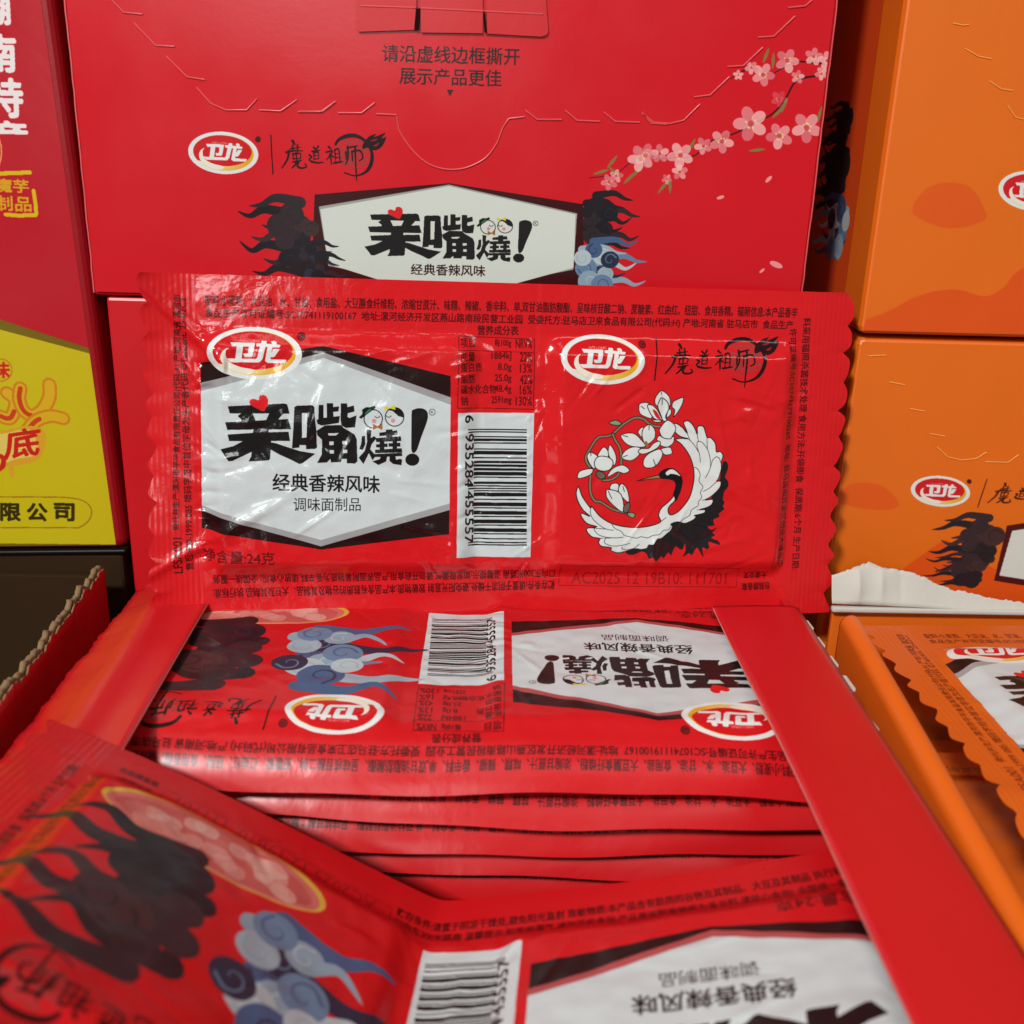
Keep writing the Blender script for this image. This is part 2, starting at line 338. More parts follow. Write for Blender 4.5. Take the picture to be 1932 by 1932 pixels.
    A.poly(m(smooth([(893, 270), (935, 290), (970, 350), (985, 380), (930, 352)], True, 5)), (190, 28, 32))
    for q in ([(950, 245), (960, 190), (988, 145), (1050, 190), (1067, 260), (1032, 340), (1042, 388), (1004, 388), (985, 340)],
              [(935, 590), (960, 545), (1010, 570), (1075, 575), (1115, 550), (1112, 620), (1050, 667), (980, 652), (968, 612)], [(968, 470), (1030, 395), (1070, 388), (1122, 430), (1137, 482), (1100, 550), (1075, 580), (1000, 567), (966, 512)],
              [(738, 500), (770, 460), (797, 470), (780, 560), (745, 530)], [(778, 520), (800, 460), (860, 428), (912, 480), (917, 560), (880, 612), (820, 642), (790, 592)], [(558, 543), (680, 520), (770, 588), (812, 662), (680, 662), (600, 622)],
              [(563, 782), (600, 710), (680, 668), (762, 680), (742, 760), (660, 812)], [(975, 690), (1070, 668), (1097, 710), (1090, 742), (1030, 752), (990, 722)], [(795, 860), (800, 800), (850, 738), (960, 690), (997, 740), (960, 830), (900, 882), (830, 890)], [(738, 720), (770, 685), (850, 682), (900, 630), (962, 604), (972, 640), (920, 692), (800, 742)],
              [(198, 760), (235, 723), (312, 770), (292, 830), (270, 900), (215, 830)], [(310, 750), (372, 668), (422, 720), (410, 780), (330, 780)], [(420, 720), (440, 645), (490, 720), (507, 800), (482, 862), (440, 790)], [(103, 1002), (110, 933), (180, 904), (257, 900), (230, 962)],
              [(408, 982), (450, 910), (520, 868), (590, 863), (647, 915), (590, 947), (520, 930), (460, 962)], [(273, 830), (300, 780), (350, 763), (430, 780), (472, 830), (440, 902), (360, 922), (290, 892)],
              [(438, 1112), (460, 1058), (527, 1060), (522, 1140)], [(530, 1142), (540, 1080), (572, 1058), (622, 1120), (642, 1242), (600, 1232)], [(398, 1160), (410, 1118), (520, 1140), (572, 1210), (582, 1357), (480, 1292), (410, 1212)]): shape(q, white)
    for q in ([(288, 940), (330, 923), (382, 950), (387, 992), (340, 1008), (300, 982)], [(583, 1352), (590, 1290), (642, 1253), (652, 1312), (620, 1367)]): shape(q, (98, 90, 76))
    A.poly(m(smooth([(820, 600), (848, 640), (840, 670), (806, 640)], True, 4)), (140, 100, 50))
    for a, b in (((985, 85), (982, 110)), ((995, 160), (996, 220)), ((770, 235), (805, 262)), ((855, 440), (850, 485)), ((580, 545), (630, 560)), ((575, 775), (625, 755)), ((900, 800), (925, 870)), ((235, 730), (238, 760)), ((575, 1085), (592, 1140)), ((420, 1135), (458, 1215))): A.stroke(m([a, b]), 8 * k, L)


def scroll_cloud(A, cx, cy, w, h, pal, seed, tail=1):
    """plain ornamental scroll cloud: overlapping rolls with rings, and trailing wisps"""
    r = random.Random(seed)
    for i in range(7):
        t = i / 6 - .5; y = cy + h * .9 * t; x = cx + w * .25 * math.sin(i * 2.1)
        pts = smooth([(x - tail * w * .1, y), (x + tail * w * .35, y + h * .05), (x + tail * w * .62, y - h * .04), (x + tail * w * .85, y + h * .10 * r.uniform(-1, 1))], False, 6)
        A.stroke(pts, h * .13, pal[i % len(pal)], 1, lambda q: 1.1 * (1 - q) ** .8 + .04)
    for i in range(11):
        a = i * 2.4; q = math.sqrt((i + .5) / 11); x, y = cx + .34 * w * q * math.cos(a), cy + .40 * h * q * math.sin(a); R = .19 * min(w, h) * r.uniform(.8, 1.25)
        c = pal[i % len(pal)]; d = pal[(i + 2) % len(pal)]
        A.poly(ell(x, y, R * 1.05, R * .95), c)
        A.stroke(smooth([(x + R * .75 * (1 - k / 9) * math.cos(k * .9 + a), y + R * .75 * (1 - k / 9) * math.sin(k * .9 + a)) for k in range(8)], False, 3), R * .16, d, .85, lambda t: 1 - .7 * t)


DARKS = [(32, 27, 30), (44, 35, 38), (27, 25, 32), (60, 40, 40), (50, 36, 40)]
BLUES = [(66, 88, 124), (134, 156, 170), (38, 44, 64), (172, 184, 188), (98, 124, 150), (150, 166, 176)]


def ink_motif(A, cx, cy, w, h, seed=1, flip=1, pal=None):
    scroll_cloud(A, cx - flip * w * .25, cy, w * .5, h, pal or DARKS, seed, -flip)
    scroll_cloud(A, cx + flip * w * .25, cy + h * .04, w * .5, h * .9, BLUES, seed + 3, flip)


ROW1 = '配料:小麦粉、大豆油、水、甘油、食用盐、大豆膳食纤维粉、浓缩甘蔗汁、味精、辣椒、香辛料、单,双甘油脂肪酸酯、呈味核苷酸二钠、蔗糖素、红曲红、纽甜、食用香精。辐照信息:本产品香辛'
ROW2 = '食品生产许可证编号:SC10741119100167  地址:漯河经济开发区燕山路南段民营工业园  受委托方:驻马店卫来食品有限公司(代码:H) 产地:河南省 驻马店市  食品生产'
LEFT1 = '委托并生产:漯河市平平食品有限责任公司(代码:A) 产地:河南省 漯河市'
LEFT2 = '售后:400-1999 085 喷码字符中首位字母为生产者代码 ©Tencent. 25-02C2'
BOT1 = '口向东300米路南 温馨提示:如发现漏气,请勿开启食用;产品表面附着物质为香辛料,请放心食用! 全国统一服务'
BOT2 = '贮存条件:请置于阴凉干燥处,避免阳光直射 致敏物质:本产品含有麸质的谷物及其制品、大豆及其制品 执行标准:'
RIGHT1 = '许可证编号:SC10741179100265  地址: 驻马店市开发区创业大道与乐'
RIGHT2 = '料采用辐照杀菌技术处理 食用方法:开袋即食  保质期:6个月 生产日期:'
EAN = '6935284455557'


def barcode_bars():
    Lc = ['0001101', '0011001', '0010011', '0111101', '0100011', '0110001', '0101111', '0111011', '0110111', '0001011']
    par = {'6': 'LGGGLL'}[EAN[0]]; out = '101'
    for d, q in zip(EAN[1:7], par):
        c = Lc[int(d)]; out += c if q == 'L' else ''.join('1' if x == '0' else '0' for x in c)[::-1]
    out += '01010'
    for d in EAN[7:]: out += ''.join('1' if x == '0' else '0' for x in Lc[int(d)])
    return out + '101'


PANEL_U = (27.0, 70.4)          # the silver panel and the barcode, mm on the sheet (set from the photo)
_a = pk(378, 700); _b = pk(850, 980)
PANEL = (_a[0], _b[0])
BAR = tuple(pk(862, 912)[0:1]) + tuple(pk(1004, 912)[0:1])


def packet_art(name, base, dark_text, variant, res, panel=(193, 201, 201), corner=(34, 14, 14), rim=(150, 150, 150)):
    A = Art(PW, PH, res, base)
    q = lambda x, y: pk(x, y)
    if variant == 'plain':
        for y in (576, 600, 1072, 1096): A.text(ROW1 if y < 800 else BOT2, q(390, y), q(1500, y + 20) - q(390, y), q(390, y - 18) - q(390, y), dark_text, .8)
        return A.image(name)
    # hexagonal panel on a dark block
    A.poly([q(x, y) for x, y in ((379, 684), (612, 652), (849, 708), (846, 1003), (607, 1032), (381, 996))], corner)
    A.poly([q(x, y) for x, y in ((379, 722), (612, 664), (849, 748), (847, 958), (607, 1026), (381, 963))], rim)
    A.poly([q(x, y) for x, y in ((379, 738), (612, 674), (849, 762), (847, 946), (607, 1014), (381, 954))], panel)
    wordmark(A, zoom_map(pk, 640, 1140, 700 / 1932.0), panel)
    A.text('经典香辣风味', q(517, 922), q(716, 926) - q(517, 922), q(517, 890) - q(517, 922), INK, 1, .07)
    A.text('调味面制品', q(556, 960), q(681, 960) - q(556, 960), q(556, 935) - q(556, 960), INK)
    badge(A, zoom_map(pk, 600, 960, 360 / 1932.0))
    if variant != 'orange': pass
    # small print
    def tx(s, x0, y0, x1, y1, up, bold=.05, a=.9): A.text(s, q(x0, y0), q(x1, y1) - q(x0, y0), q(x0 + up[0], y0 + up[1]) - q(x0, y0), dark_text, a, bold)
    tx(ROW1, 387, 577, 1503, 600, (0, -21)); tx(ROW2, 387, 601, 1495, 624, (0, -20))
    tx(BOT1, 1046, 1072, 402, 1083, (0, 18)); tx(BOT2, 1046, 1094, 402, 1110, (0, 18))
    tx(LEFT1, 340, 1000, 344, 556, (-15, 0)); tx(LEFT2, 366, 1075, 352, 562, (-15, 0))
    tx('LFSA001', 346, 1080, 343, 1014, (-16, 0))
    tx(RIGHT1, 1490, 620, 1462, 1068, (14, 0)); tx(RIGHT2, 1515, 600, 1494, 1075, (15, 0))
    tx('净含量:24克', 384, 1057, 520, 1061, (0, -24), .06, .75)
    tx('大道交叉', 1446, 1076, 1402, 1078, (0, 14)); tx('包装膜备案', 1452, 1098, 1400, 1100, (0, 14))
    box = [q(1056, 1063), q(1392, 1070), q(1389, 1108), q(1054, 1104)]
    A.stroke(np.vstack([box, box[:1]]), .12, dark_text, .8)
    tx('AC2025 12 19B10: 111701', 1078, 1101, 1370, 1103, (0, -24), 0, .45)
    # nutrition table
    tx('营养成分表', 901, 632, 1000 - 22, 633, (0, -18))
    fr = [q(865, 634), q(1008, 640), q(1006, 772), q(862, 768)]; A.stroke(np.vstack([fr, fr[:1]]), .16, dark_text, .9)
    A.stroke([q(864, 660), q(1007, 665)], .14, dark_text, .9)
    for i, (a, b, c) in enumerate((('项目', '每100g', 'NRV%'), ('能量', '1884kJ', '22%'), ('蛋白质', '8.0g', '13%'), ('脂肪', '25.0g', '42%'), ('碳水化合物', '48.4g', '16%'), ('钠', '2591mg', '130%'))):
        y = (655, 680, 701, 722, 742, 763)[i]; k = 17
        tx(a, 868, y, 868 + 13.5 * len(a), y, (0, -k), .04); tx(b, 964 - 6.2 * len(b), y + 1, 964, y + 1, (0, -k), .04); tx(c, 1003 - 7.6 * len(c), y + 2, 1003, y + 2, (0, -k), .04)
    # barcode, turned a quarter
    A.poly([q(863, 777), q(1007, 779), q(1000, 1050), q(860, 1048)], panel)
    bars = barcode_bars(); y0, y1 = 808.0, 1027.0; n = len(bars)
    for i, b in enumerate(bars):
        if b == '1':
            ya, yb = y0 + (y1 - y0) * i / n, y0 + (y1 - y0) * (i + 1) / n
            guard = i < 3 or i >= n - 3 or 45 <= i < 50; xl = 882 if guard else 893
            A.poly([q(xl, ya), q(993, ya + 1), q(993, yb + 1), q(xl, yb)], INK)
    tx2 = lambda s, ya, yb: A.text(s, q(877, ya), q(876, yb) - q(877, ya), q(893, ya) - q(877, ya), INK, 1, .06)
    tx2('6', 782, 796); tx2('935284', 817, 916); tx2('455557', 924, 1022)
    if variant == 'crane':
        badge(A, zoom_map(pk, 1660 - 2, 982, 700 / 1932.0 * .45)) if False else badge(A, affine((129, 528), (1657, 528), (893, 112), pk(1055, 676), pk(1211, 679), pk(1134, 631)))
        calligraphy(A, zoom_map(pk, 1660, 980, 700 / 1932.0)); crane(A, zoom_map(pk, 1700, 1150, 540 / 1932.0))
    else:
        e = pk(1300, 1022); A.poly(ell(e[0], e[1], 20, 6.8), (208, 168, 60)); A.poly(ell(e[0], e[1] + .5, 19, 6.0), (200, 104, 96))
        A.poly(ell(e[0], e[1] + .8, 17.6, 5.0), (186, 84, 78))
        for _ in range(26):
            a = random.uniform(0, 6.28); rr = math.sqrt(random.random())
            A.poly(smooth([(e[0] + 14.5 * rr * math.cos(a) + 2.6 * math.cos(t) * random.uniform(.6, 1.2), e[1] + 1.4 + 4.6 * rr * math.sin(a) + 1.7 * math.sin(t)) for t in np.linspace(0, 5.4, 6)], True, 3), random.choice([(206, 150, 136), (210, 160, 148), (196, 112, 100), (214, 176, 162)]), .6)
        ink_motif(A, e[0] - 6.5, e[1] + 20, 42, 32, 5, -1)
        m = affine((129, 528), (1657, 528), (893, 112), pk(1055, 676), pk(1211, 679), pk(1134, 631)); badge(A, m)
        calligraphy(A, zoom_map(pk, 1660, 980, 700 / 1932.0))
    return A.image(name)


# ------------------------------------------------------------------ materials
def nodes_mat(name, base=(0.8, 0.8, 0.8), image=None, rough=.4, bump=None, coat=0.0, mottle=0.0, spec=.5, wave=None, rvar=0.0):
    m = bpy.data.materials.new(name); m.use_nodes = True; nt = m.node_tree; N, Lk = nt.nodes, nt.links
    b = N['Principled BSDF']; b.inputs['Roughness'].default_value = rough; b.inputs['Specular IOR Level'].default_value = .12 if rough > .75 else spec
    b.inputs['Coat Weight'].default_value = coat; b.inputs['Coat Roughness'].default_value = .12
    tc = N.new('ShaderNodeTexCoord')
    if image is not None:
        t = N.new('ShaderNodeTexImage'); t.image = image; t.interpolation = 'Cubic'; t.extension = 'EXTEND'; Lk.new(tc.outputs['UV'], t.inputs[0]); csock = t.outputs[0]
    else:
        r = N.new('ShaderNodeRGB'); r.outputs[0].default_value = (*base, 1); csock = r.outputs[0]
    if mottle:
        nz = N.new('ShaderNodeTexNoise'); nz.inputs['Scale'].default_value = 60; nz.inputs['Detail'].default_value = 6; Lk.new(tc.outputs['Object'], nz.inputs[0])
        mr = N.new('ShaderNodeMapRange'); mr.inputs[3].default_value = 1 - mottle; mr.inputs[4].default_value = 1 + mottle; Lk.new(nz.outputs[0], mr.inputs[0])
        mx = N.new('ShaderNodeVectorMath'); mx.operation = 'SCALE'; Lk.new(csock, mx.inputs[0]); Lk.new(mr.outputs[0], mx.inputs['Scale']); csock = mx.outputs[0]
    Lk.new(csock, b.inputs['Base Color'])
    if rvar:
        nr = N.new('ShaderNodeTexNoise'); nr.inputs['Scale'].default_value = 35; nr.inputs['Detail'].default_value = 5; Lk.new(tc.outputs['Object'], nr.inputs[0])
        m2 = N.new('ShaderNodeMapRange'); m2.inputs[1].default_value = .3; m2.inputs[2].default_value = .7; m2.inputs[3].default_value = rough - rvar; m2.inputs[4].default_value = rough + rvar; Lk.new(nr.outputs[0], m2.inputs[0]); Lk.new(m2.outputs[0], b.inputs['Roughness'])
    prev = None
    for sc, dist, st, stretch in (bump or ()):
        mp = N.new('ShaderNodeMapping'); mp.inputs['Scale'].default_value = stretch; Lk.new(tc.outputs['Object'], mp.inputs[0])
        nz = N.new('ShaderNodeTexNoise'); nz.inputs['Scale'].default_value = sc; nz.inputs['Detail'].default_value = 4; nz.inputs['Distortion'].default_value = .6; Lk.new(mp.outputs[0], nz.inputs[0])
        bp = N.new('ShaderNodeBump'); bp.inputs['Strength'].default_value = st; bp.inputs['Distance'].default_value = dist; Lk.new(nz.outputs[0], bp.inputs['Height'])
        if prev: Lk.new(prev.outputs[0], bp.inputs['Normal'])
        prev = bp
    if wave:
        wv = N.new('ShaderNodeTexWave'); wv.inputs['Scale'].default_value = wave[0]; wv.bands_direction = 'X'; Lk.new(tc.outputs['UV'], wv.inputs[0])
        bp = N.new('ShaderNodeBump'); bp.inputs['Strength'].default_value = wave[2]; bp.inputs['Distance'].default_value = wave[1]; Lk.new(wv.outputs['Fac'], bp.inputs['Height'])
        if prev: Lk.new(prev.outputs[0], bp.inputs['Normal'])
        prev = bp
    if prev: Lk.new(prev.outputs[0], b.inputs['Normal'])
    return m


RED = (200, 20, 32)
FILM_BUMP = [(70, .0012, .36, (1, 1, 1)), (240, .0004, .3, (1, 1, 1))]
im_crane = packet_art('crane_sheet_print', (202, 24, 29), (74, 10, 12), 'crane', 18)
im_cloud = packet_art('cloud_sheet_print', (196, 21, 26), (72, 10, 12), 'cloud', 14, rim=(168, 74, 74))
im_orange = packet_art('orange_sheet_print', (206, 92, 24), (110, 40, 8), 'orange', 10)
im_plain = packet_art('orange_plain_print', (206, 92, 24), (110, 40, 8), 'plain', 8)


def film_set(n, im):
    return {'film': nodes_mat(n + '_film', image=im, rough=.15 if n == 'crane' else .29, bump=FILM_BUMP if n == 'crane' else [(60, .001, .3, (1, 1, 1))], rvar=.06, spec=.5 if n == 'crane' else .3), 'seal': nodes_mat(n + '_seal', image=im, rough=.25, bump=FILM_BUMP[:1], wave=(42, .0003, .12))}


F_CRANE, F_CLOUD, F_ORANGE, F_PLAIN = film_set('crane', im_crane), film_set('cloud', im_cloud), film_set('orange', im_orange), film_set('plain', im_plain)
srgb = lambda c: tuple(((v / 255) / 12.92 if v / 255 < .04045 else ((v / 255 + .055) / 1.055) ** 2.4) for v in c)
CARD_BUMP = [(18, .004, .05, (1, 1, 1)), (900, .0001, .12, (1, 1, 1))]
M_RED = nodes_mat('red_card', srgb((196, 20, 28)), rough=.36, bump=CARD_BUMP, mottle=.04, rvar=.05)
M_RED_DEEP = nodes_mat('red_card_deep', srgb((186, 14, 22)), rough=.4, bump=CARD_BUMP, mottle=.05)
M_ORANGE = nodes_mat('orange_card', srgb((226, 104, 20)), rough=.42, bump=CARD_BUMP, mottle=.04)
M_WHITE = nodes_mat('white_board', srgb((194, 188, 178)), rough=.8, mottle=.06, bump=[(300, .0005, .3, (1, 1, 1))])
M_CORE = nodes_mat('pink_board_edge', srgb((222, 150, 140)), rough=.85, mottle=.15)
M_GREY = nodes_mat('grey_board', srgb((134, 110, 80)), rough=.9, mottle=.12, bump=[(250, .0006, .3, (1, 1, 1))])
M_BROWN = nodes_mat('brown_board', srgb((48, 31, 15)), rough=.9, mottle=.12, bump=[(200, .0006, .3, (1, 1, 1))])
M_SHELF = nodes_mat('shelf_paint', srgb((120, 112, 104)), rough=.6, mottle=.08)
M_WALL = nodes_mat('wall_paint', srgb((120, 96, 84)), rough=.8, mottle=.05)


# ------------------------------------------------------------------ objects
def link(o, parent=None):
    COL.objects.link(o)
    if parent is not None: o.parent = parent
    return o


def mesh_obj(name, verts, faces, mats, parent=None, uv=None, fmat=None, smooth_=True, normals=None):
    """verts in mm relative to the parent's base"""
    me = bpy.data.meshes.new(name)
    me.from_pydata([tuple(v) for v in np.asarray(verts, float) / 1000.0], [], [tuple(int(i) for i in f) for f in faces])
    for m in (mats if isinstance(mats, (list, tuple)) else [mats]): me.materials.append(m)
    if uv is not None:
        l = me.uv_layers.new(name='UVMap'); vi = np.zeros(len(me.loops), np.int32); me.loops.foreach_get('vertex_index', vi)
        l.data.foreach_set('uv', np.asarray(uv, np.float32)[vi].ravel())
    if fmat is not None: me.polygons.foreach_set('material_index', np.asarray(fmat, np.int32))
    me.polygons.foreach_set('use_smooth', [smooth_] * len(me.polygons)); me.update()
    if normals is not None: me.normals_split_custom_set_from_vertices([tuple(n) for n in normals])
    return link(bpy.data.objects.new(name, me), parent)


def root(name, label, cat, base, group=None):
    o = bpy.data.objects.new(name, None); o.empty_display_size = .02; COL.objects.link(o)
    o.location = (base[0] / 1000, base[1] / 1000, (base[2] + ZO) / 1000); o['label'] = label; o['category'] = cat
    if group: o['group'] = group
    return o


def tag(o, label=None, cat=None, group=None, kind=None):
    for k, v in (('label', label), ('category', cat), ('group', group), ('kind', kind)):
        if v: o[k] = v
    return o


def boxmesh(name, lo, hi, mat, parent=None, bevel=.8, seg=2):
    bm = bmesh.new(); bmesh.ops.create_cube(bm, size=1)
    lo, hi = np.array(lo, float), np.array(hi, float)
    for v in bm.verts: v.co = Vector(((lo + hi) / 2 + np.array(v.co) * (hi - lo)) / 1000)
    if bevel: bmesh.ops.bevel(bm, geom=bm.edges[:], offset=bevel / 1000, segments=seg, affect='EDGES', profile=.5)
    me = bpy.data.meshes.new(name); bm.to_mesh(me); bm.free(); me.materials.append(mat)
    return link(bpy.data.objects.new(name, me), parent)


def grid_faces(nu, nv):
    i = np.arange(nu - 1)[:, None] * nv + np.arange(nv - 1)[None, :]
    return np.stack([i, i + nv, i + nv + 1, i + 1], -1).reshape(-1, 4)


def panel(name, lo, hi, y, mat, parent, uvbox, nx=2, nz=2, wob=None):
    """a printed upright face looking at -Y; uvbox = art extents in mm (x0, z0, w, h)"""
    xs, zs = np.linspace(lo[0], hi[0], nx), np.linspace(lo[1], hi[1], nz)
    X, Z = np.meshgrid(xs, zs, indexing='ij'); Y = np.full_like(X, y)
    if wob is not None: Y = Y + wob(X, Z)
    v = np.stack([X, Y, Z], -1).reshape(-1, 3); uv = np.stack([(X - uvbox[0]) / uvbox[2], (Z - uvbox[1]) / uvbox[3]], -1).reshape(-1, 2)
    return mesh_obj(name, v, grid_faces(nx, nz), mat, parent, uv)


def ribbon(name, paths, mat, parent=None, r=.22, flat=None):
    """thin raised lines (embossed cuts), square section"""
    V, Fc = [], []
    for p in paths:
        p = np.asarray(p, float)
        for i in range(len(p)):
            d = p[min(i + 1, len(p) - 1)] - p[max(i - 1, 0)]; d = d / (np.linalg.norm(d) + 1e-9); n = np.array(flat if flat is not None else (0, -1, 0), float); s = np.cross(d, n); s /= np.linalg.norm(s) + 1e-9
            b = len(V)
            for a, c in ((-1, .0), (-.45, 1), (.45, 1), (1, .0)): V.append(p[i] + s * r * a + n * r * c * .9)
            if i:
                for k in range(3): Fc.append((b - 4 + k, b - 3 + k, b + 1 + k, b + k))
    return mesh_obj(name, V, Fc, mat, parent)


# ---- pouch builder
def scallop(v, per=6.5, dep=1.7, ph=0.0):
    v = v + .5 * math.sin(v * .9) + .35 * math.sin(v * .37 + 1); dep = dep * (1 + .25 * math.sin(v * .53))
    return dep * (1 - abs(math.sin(math.pi * (v / per + ph))))


def creases(seed, n, zone=(10, 150, 6, 71), amp=.28, wid=.7):
    r = random.Random(seed); out = []
    for _ in range(n):
        x, y = r.uniform(zone[0], zone[1]), r.uniform(zone[2], zone[3]); a = r.uniform(0, 3.14); L = r.uniform(1.5, 7)
        out.append((x, y, math.cos(a), math.sin(a), L, r.uniform(.3, 1) * amp * r.choice((-1, 1)), r.uniform(.6, 1.4) * wid))
    return out


def pouch(name, label, group, base, fs, place, nu=161, nv=78, parts=True, bulge=2.4, seed=1, ncr=40, extra=None, back=.5, scal=(True, True), back_bulge=None, fleck=False):
    """place(x, y, h) -> mm position; x along the sheet, y up the sheet, h off its printed side"""
    rt = root(name, label, 'snack packet', base, group)
    us, vs = np.linspace(0, PW, nu), np.linspace(0, PH, nv); U, V = np.meshgrid(us, vs, indexing='ij')
    def slab(c0, c1):
        fx = np.clip((U - c0) / 5, 0, 1) * np.clip((c1 - U) / 5, 0, 1); fy = np.clip((V - 9) / 5, 0, 1) * np.clip((66 - V) / 5, 0, 1)
        s = lambda t: t * t * (3 - 2 * t)
        return s(np.clip(fx, 0, 1)) * s(np.clip(fy, 0, 1))
    Hh = bulge * (slab(12, 74) + slab(88, 149)) * .72 + bulge * slab(12, 149) * .28
    body = Hh.copy()
    cr = creases(seed, ncr)
    D = np.zeros_like(Hh)
    for x, y, c, s, L, a, w in cr:
        t = (U - x) * c + (V - y) * s; d = -(U - x) * s + (V - y) * c
        D += a * np.exp(-(d / w) ** 2) * np.exp(-(t / L) ** 4)
    if fleck:
        rr = random.Random(seed + 99)
        for q in range(17): D += .34 * np.exp(-((U - 85.6 + .05 * q) / .45) ** 2 - ((V - 4 - q * 4.3) / .5) ** 2)
        for q in range(26):
            x0, y0, a0 = rr.choice((70.6, 13.5, 70.9, 12.8)) + rr.uniform(-1.2, 1.2), rr.uniform(8, 68), rr.uniform(-.5, .5); t = (U - x0) * math.cos(a0) + (V - y0) * math.sin(a0); dd = -(U - x0) * math.sin(a0) + (V - y0) * math.cos(a0); D += rr.choice((-.4, .4)) * np.exp(-(dd / .6) ** 2 - (t / 2.6) ** 2)
    nz = np.array([mnoise.noise(Vector((u * .09 + seed * 7.1, v * .11, seed))) + .5 * mnoise.noise(Vector((u * .25, v * .3 + seed * 3.3, 4.0))) for u, v in zip(U.ravel(), V.ravel())]).reshape(U.shape)
    damp = np.clip(np.minimum(np.minimum(U, PW - U) / 10, np.minimum(V - 4, PH - 8 - V) / 7), 0.1, 1)
    Hh = Hh + (D + .32 * nz) * damp + .1
    if extra is not None: Hh = Hh + extra(U, V)
    # end seams with their scalloped cut
    X = U.copy()
    for j in range(nv):
        s0 = scallop(vs[j]) if scal[0] else 0; s1 = scallop(vs[j], ph=.3) - 1.2 if scal[1] else 0
        lm = us < 5; X[lm, j] = s0 + us[lm] / 5 * (5 - s0)
        rm = us > PW - 5; X[rm, j] = PW - (s1 + (PW - us[rm]) / 5 * (5 - s1))
    hb = -body * back - .1 if back_bulge is None else -body * back_bulge - .1
    if extra is not None: hb = hb + extra(U, V)
    front = place(X, V, Hh); rear = place(X, V, hb)
    uv = np.stack([X / PW, V / PH], -1).reshape(-1, 2)
    def norms(G):
        du = np.gradient(G, axis=0); dv = np.gradient(G, axis=1); n = np.cross(du, dv); return (n / (np.linalg.norm(n, axis=-1, keepdims=True) + 1e-12)).reshape(-1, 3)
    nf = norms(front); front = front.reshape(-1, 3) - np.array(base); rear = rear.reshape(-1, 3) - np.array(base)
    F = grid_faces(nu, nv); fc = (us[:-1] + us[1:])[:, None] / 2 + 0 * vs[None, :-1]; fv = 0 * fc + (vs[:-1] + vs[1:])[None, :] / 2; fc, fv = fc.ravel(), fv.ravel()
    sel = {}
    if parts:
        sel['end_seal'] = fc < 11.5; sel['end_seal_'] = fc > PW - 11.5
        b0, b1 = pk(862, 778), pk(1005, 1050); sel['barcode'] = (fc > b0[0]) & (fc < b1[0]) & (fv > b1[1]) & (fv < b0[1])
        h0, h1 = pk(379, 652), pk(849, 1032); sel['label_panel'] = (fc > h0[0]) & (fc < h1[0]) & (fv > h1[1]) & (fv < h0[1])
        n0, n1 = pk(863, 634), pk(1008, 771); sel['nutrition_table'] = (fc > n0[0]) & (fc < n1[0]) & (fv > n1[1]) & (fv < n0[1])
    rest = np.ones(len(F), bool)
    for m_ in sel.values(): rest &= ~m_
    def piece(nm, faces, mat, closed=False):
        use = np.unique(faces); mp = -np.ones(len(front), int); mp[use] = np.arange(len(use))
        v, f, nn, uu = front[use], mp[faces], nf[use], uv[use]
        if closed:
            k = len(v); v = np.vstack([v, rear]); nr = np.zeros_like(rear); nn = np.vstack([nn, nr]); uu = np.vstack([uu, uv])
            f = [tuple(q) for q in f] + [tuple(k + i for i in q[::-1]) for q in F]
            ring = [i * nv for i in range(nu)] + [(nu - 1) * nv + j for j in range(1, nv)] + [i * nv + nv - 1 for i in range(nu - 2, -1, -1)] + [j for j in range(nv - 2, 0, -1)]
            rv = len(v); v = np.vstack([v, front[ring]]); nn = np.vstack([nn, np.zeros((len(ring), 3))]); uu = np.vstack([uu, uv[ring]])
            R = len(ring)
            for i in range(R):
                f.append((k + ring[i], k + ring[(i + 1) % R], rv + (i + 1) % R, rv + i))
        return mesh_obj(nm, v, f, mat, rt, uu, None, True, nn)
    piece('pouch', F[rest], fs['film'], True)
    for nm, m_ in sel.items():
        piece(nm.rstrip('_'), F[m_], fs['seal'] if nm.startswith('end_seal') else fs['film'])
    return rt


def lie(xc, y_near, z, yaw, droop=1.0, flip=True, z_far=None, sag=0.0):
    """a packet lying face up. flip: upside down to the viewer, its top edge near and drooping"""
    ss = np.linspace(0, PH, 400); ang = np.where(ss < 12, np.radians(64) * droop * np.clip(1 - ss / 12, 0, 1) ** .5, 0); ds = ss[1] - ss[0]
    yy = np.concatenate([[0], np.cumsum(np.cos(ang[:-1]) * ds)]); zz = np.concatenate([[0], np.cumsum(np.sin(ang[:-1]) * ds)]); zz = zz - zz[-1]
    c, s = math.cos(yaw), math.sin(yaw)
    def f(x, y, h):
        d = (PH - y) if flip else y
        a = np.interp(d, ss, ang); Y = np.interp(d, ss, yy); Z = np.interp(d, ss, zz)
        lx = (PW / 2 - x) if flip else (x - PW / 2)
        Z = Z + sag * ((lx / 80) ** 2) + .55 * np.sin(lx * .06 + z) * np.clip(1 - d / 30, 0, 1) + .25 * np.sin(lx * .17 + 2 * z) * np.clip(1 - d / 14, 0, 1)
        Y = Y + .5 * np.sin(lx * .045 + 1.7 * z) * np.clip(1 - d / 20, 0, 1)
        if flip: lx = np.where(lx < -64, -64 + (lx + 64) * .6, lx)
        Y2, Z2 = Y - h * np.sin(a), Z + h * np.cos(a)
        return np.stack([xc + lx * c - Y2 * s, y_near + lx * s + Y2 * c, z + Z2], -1)
    return f


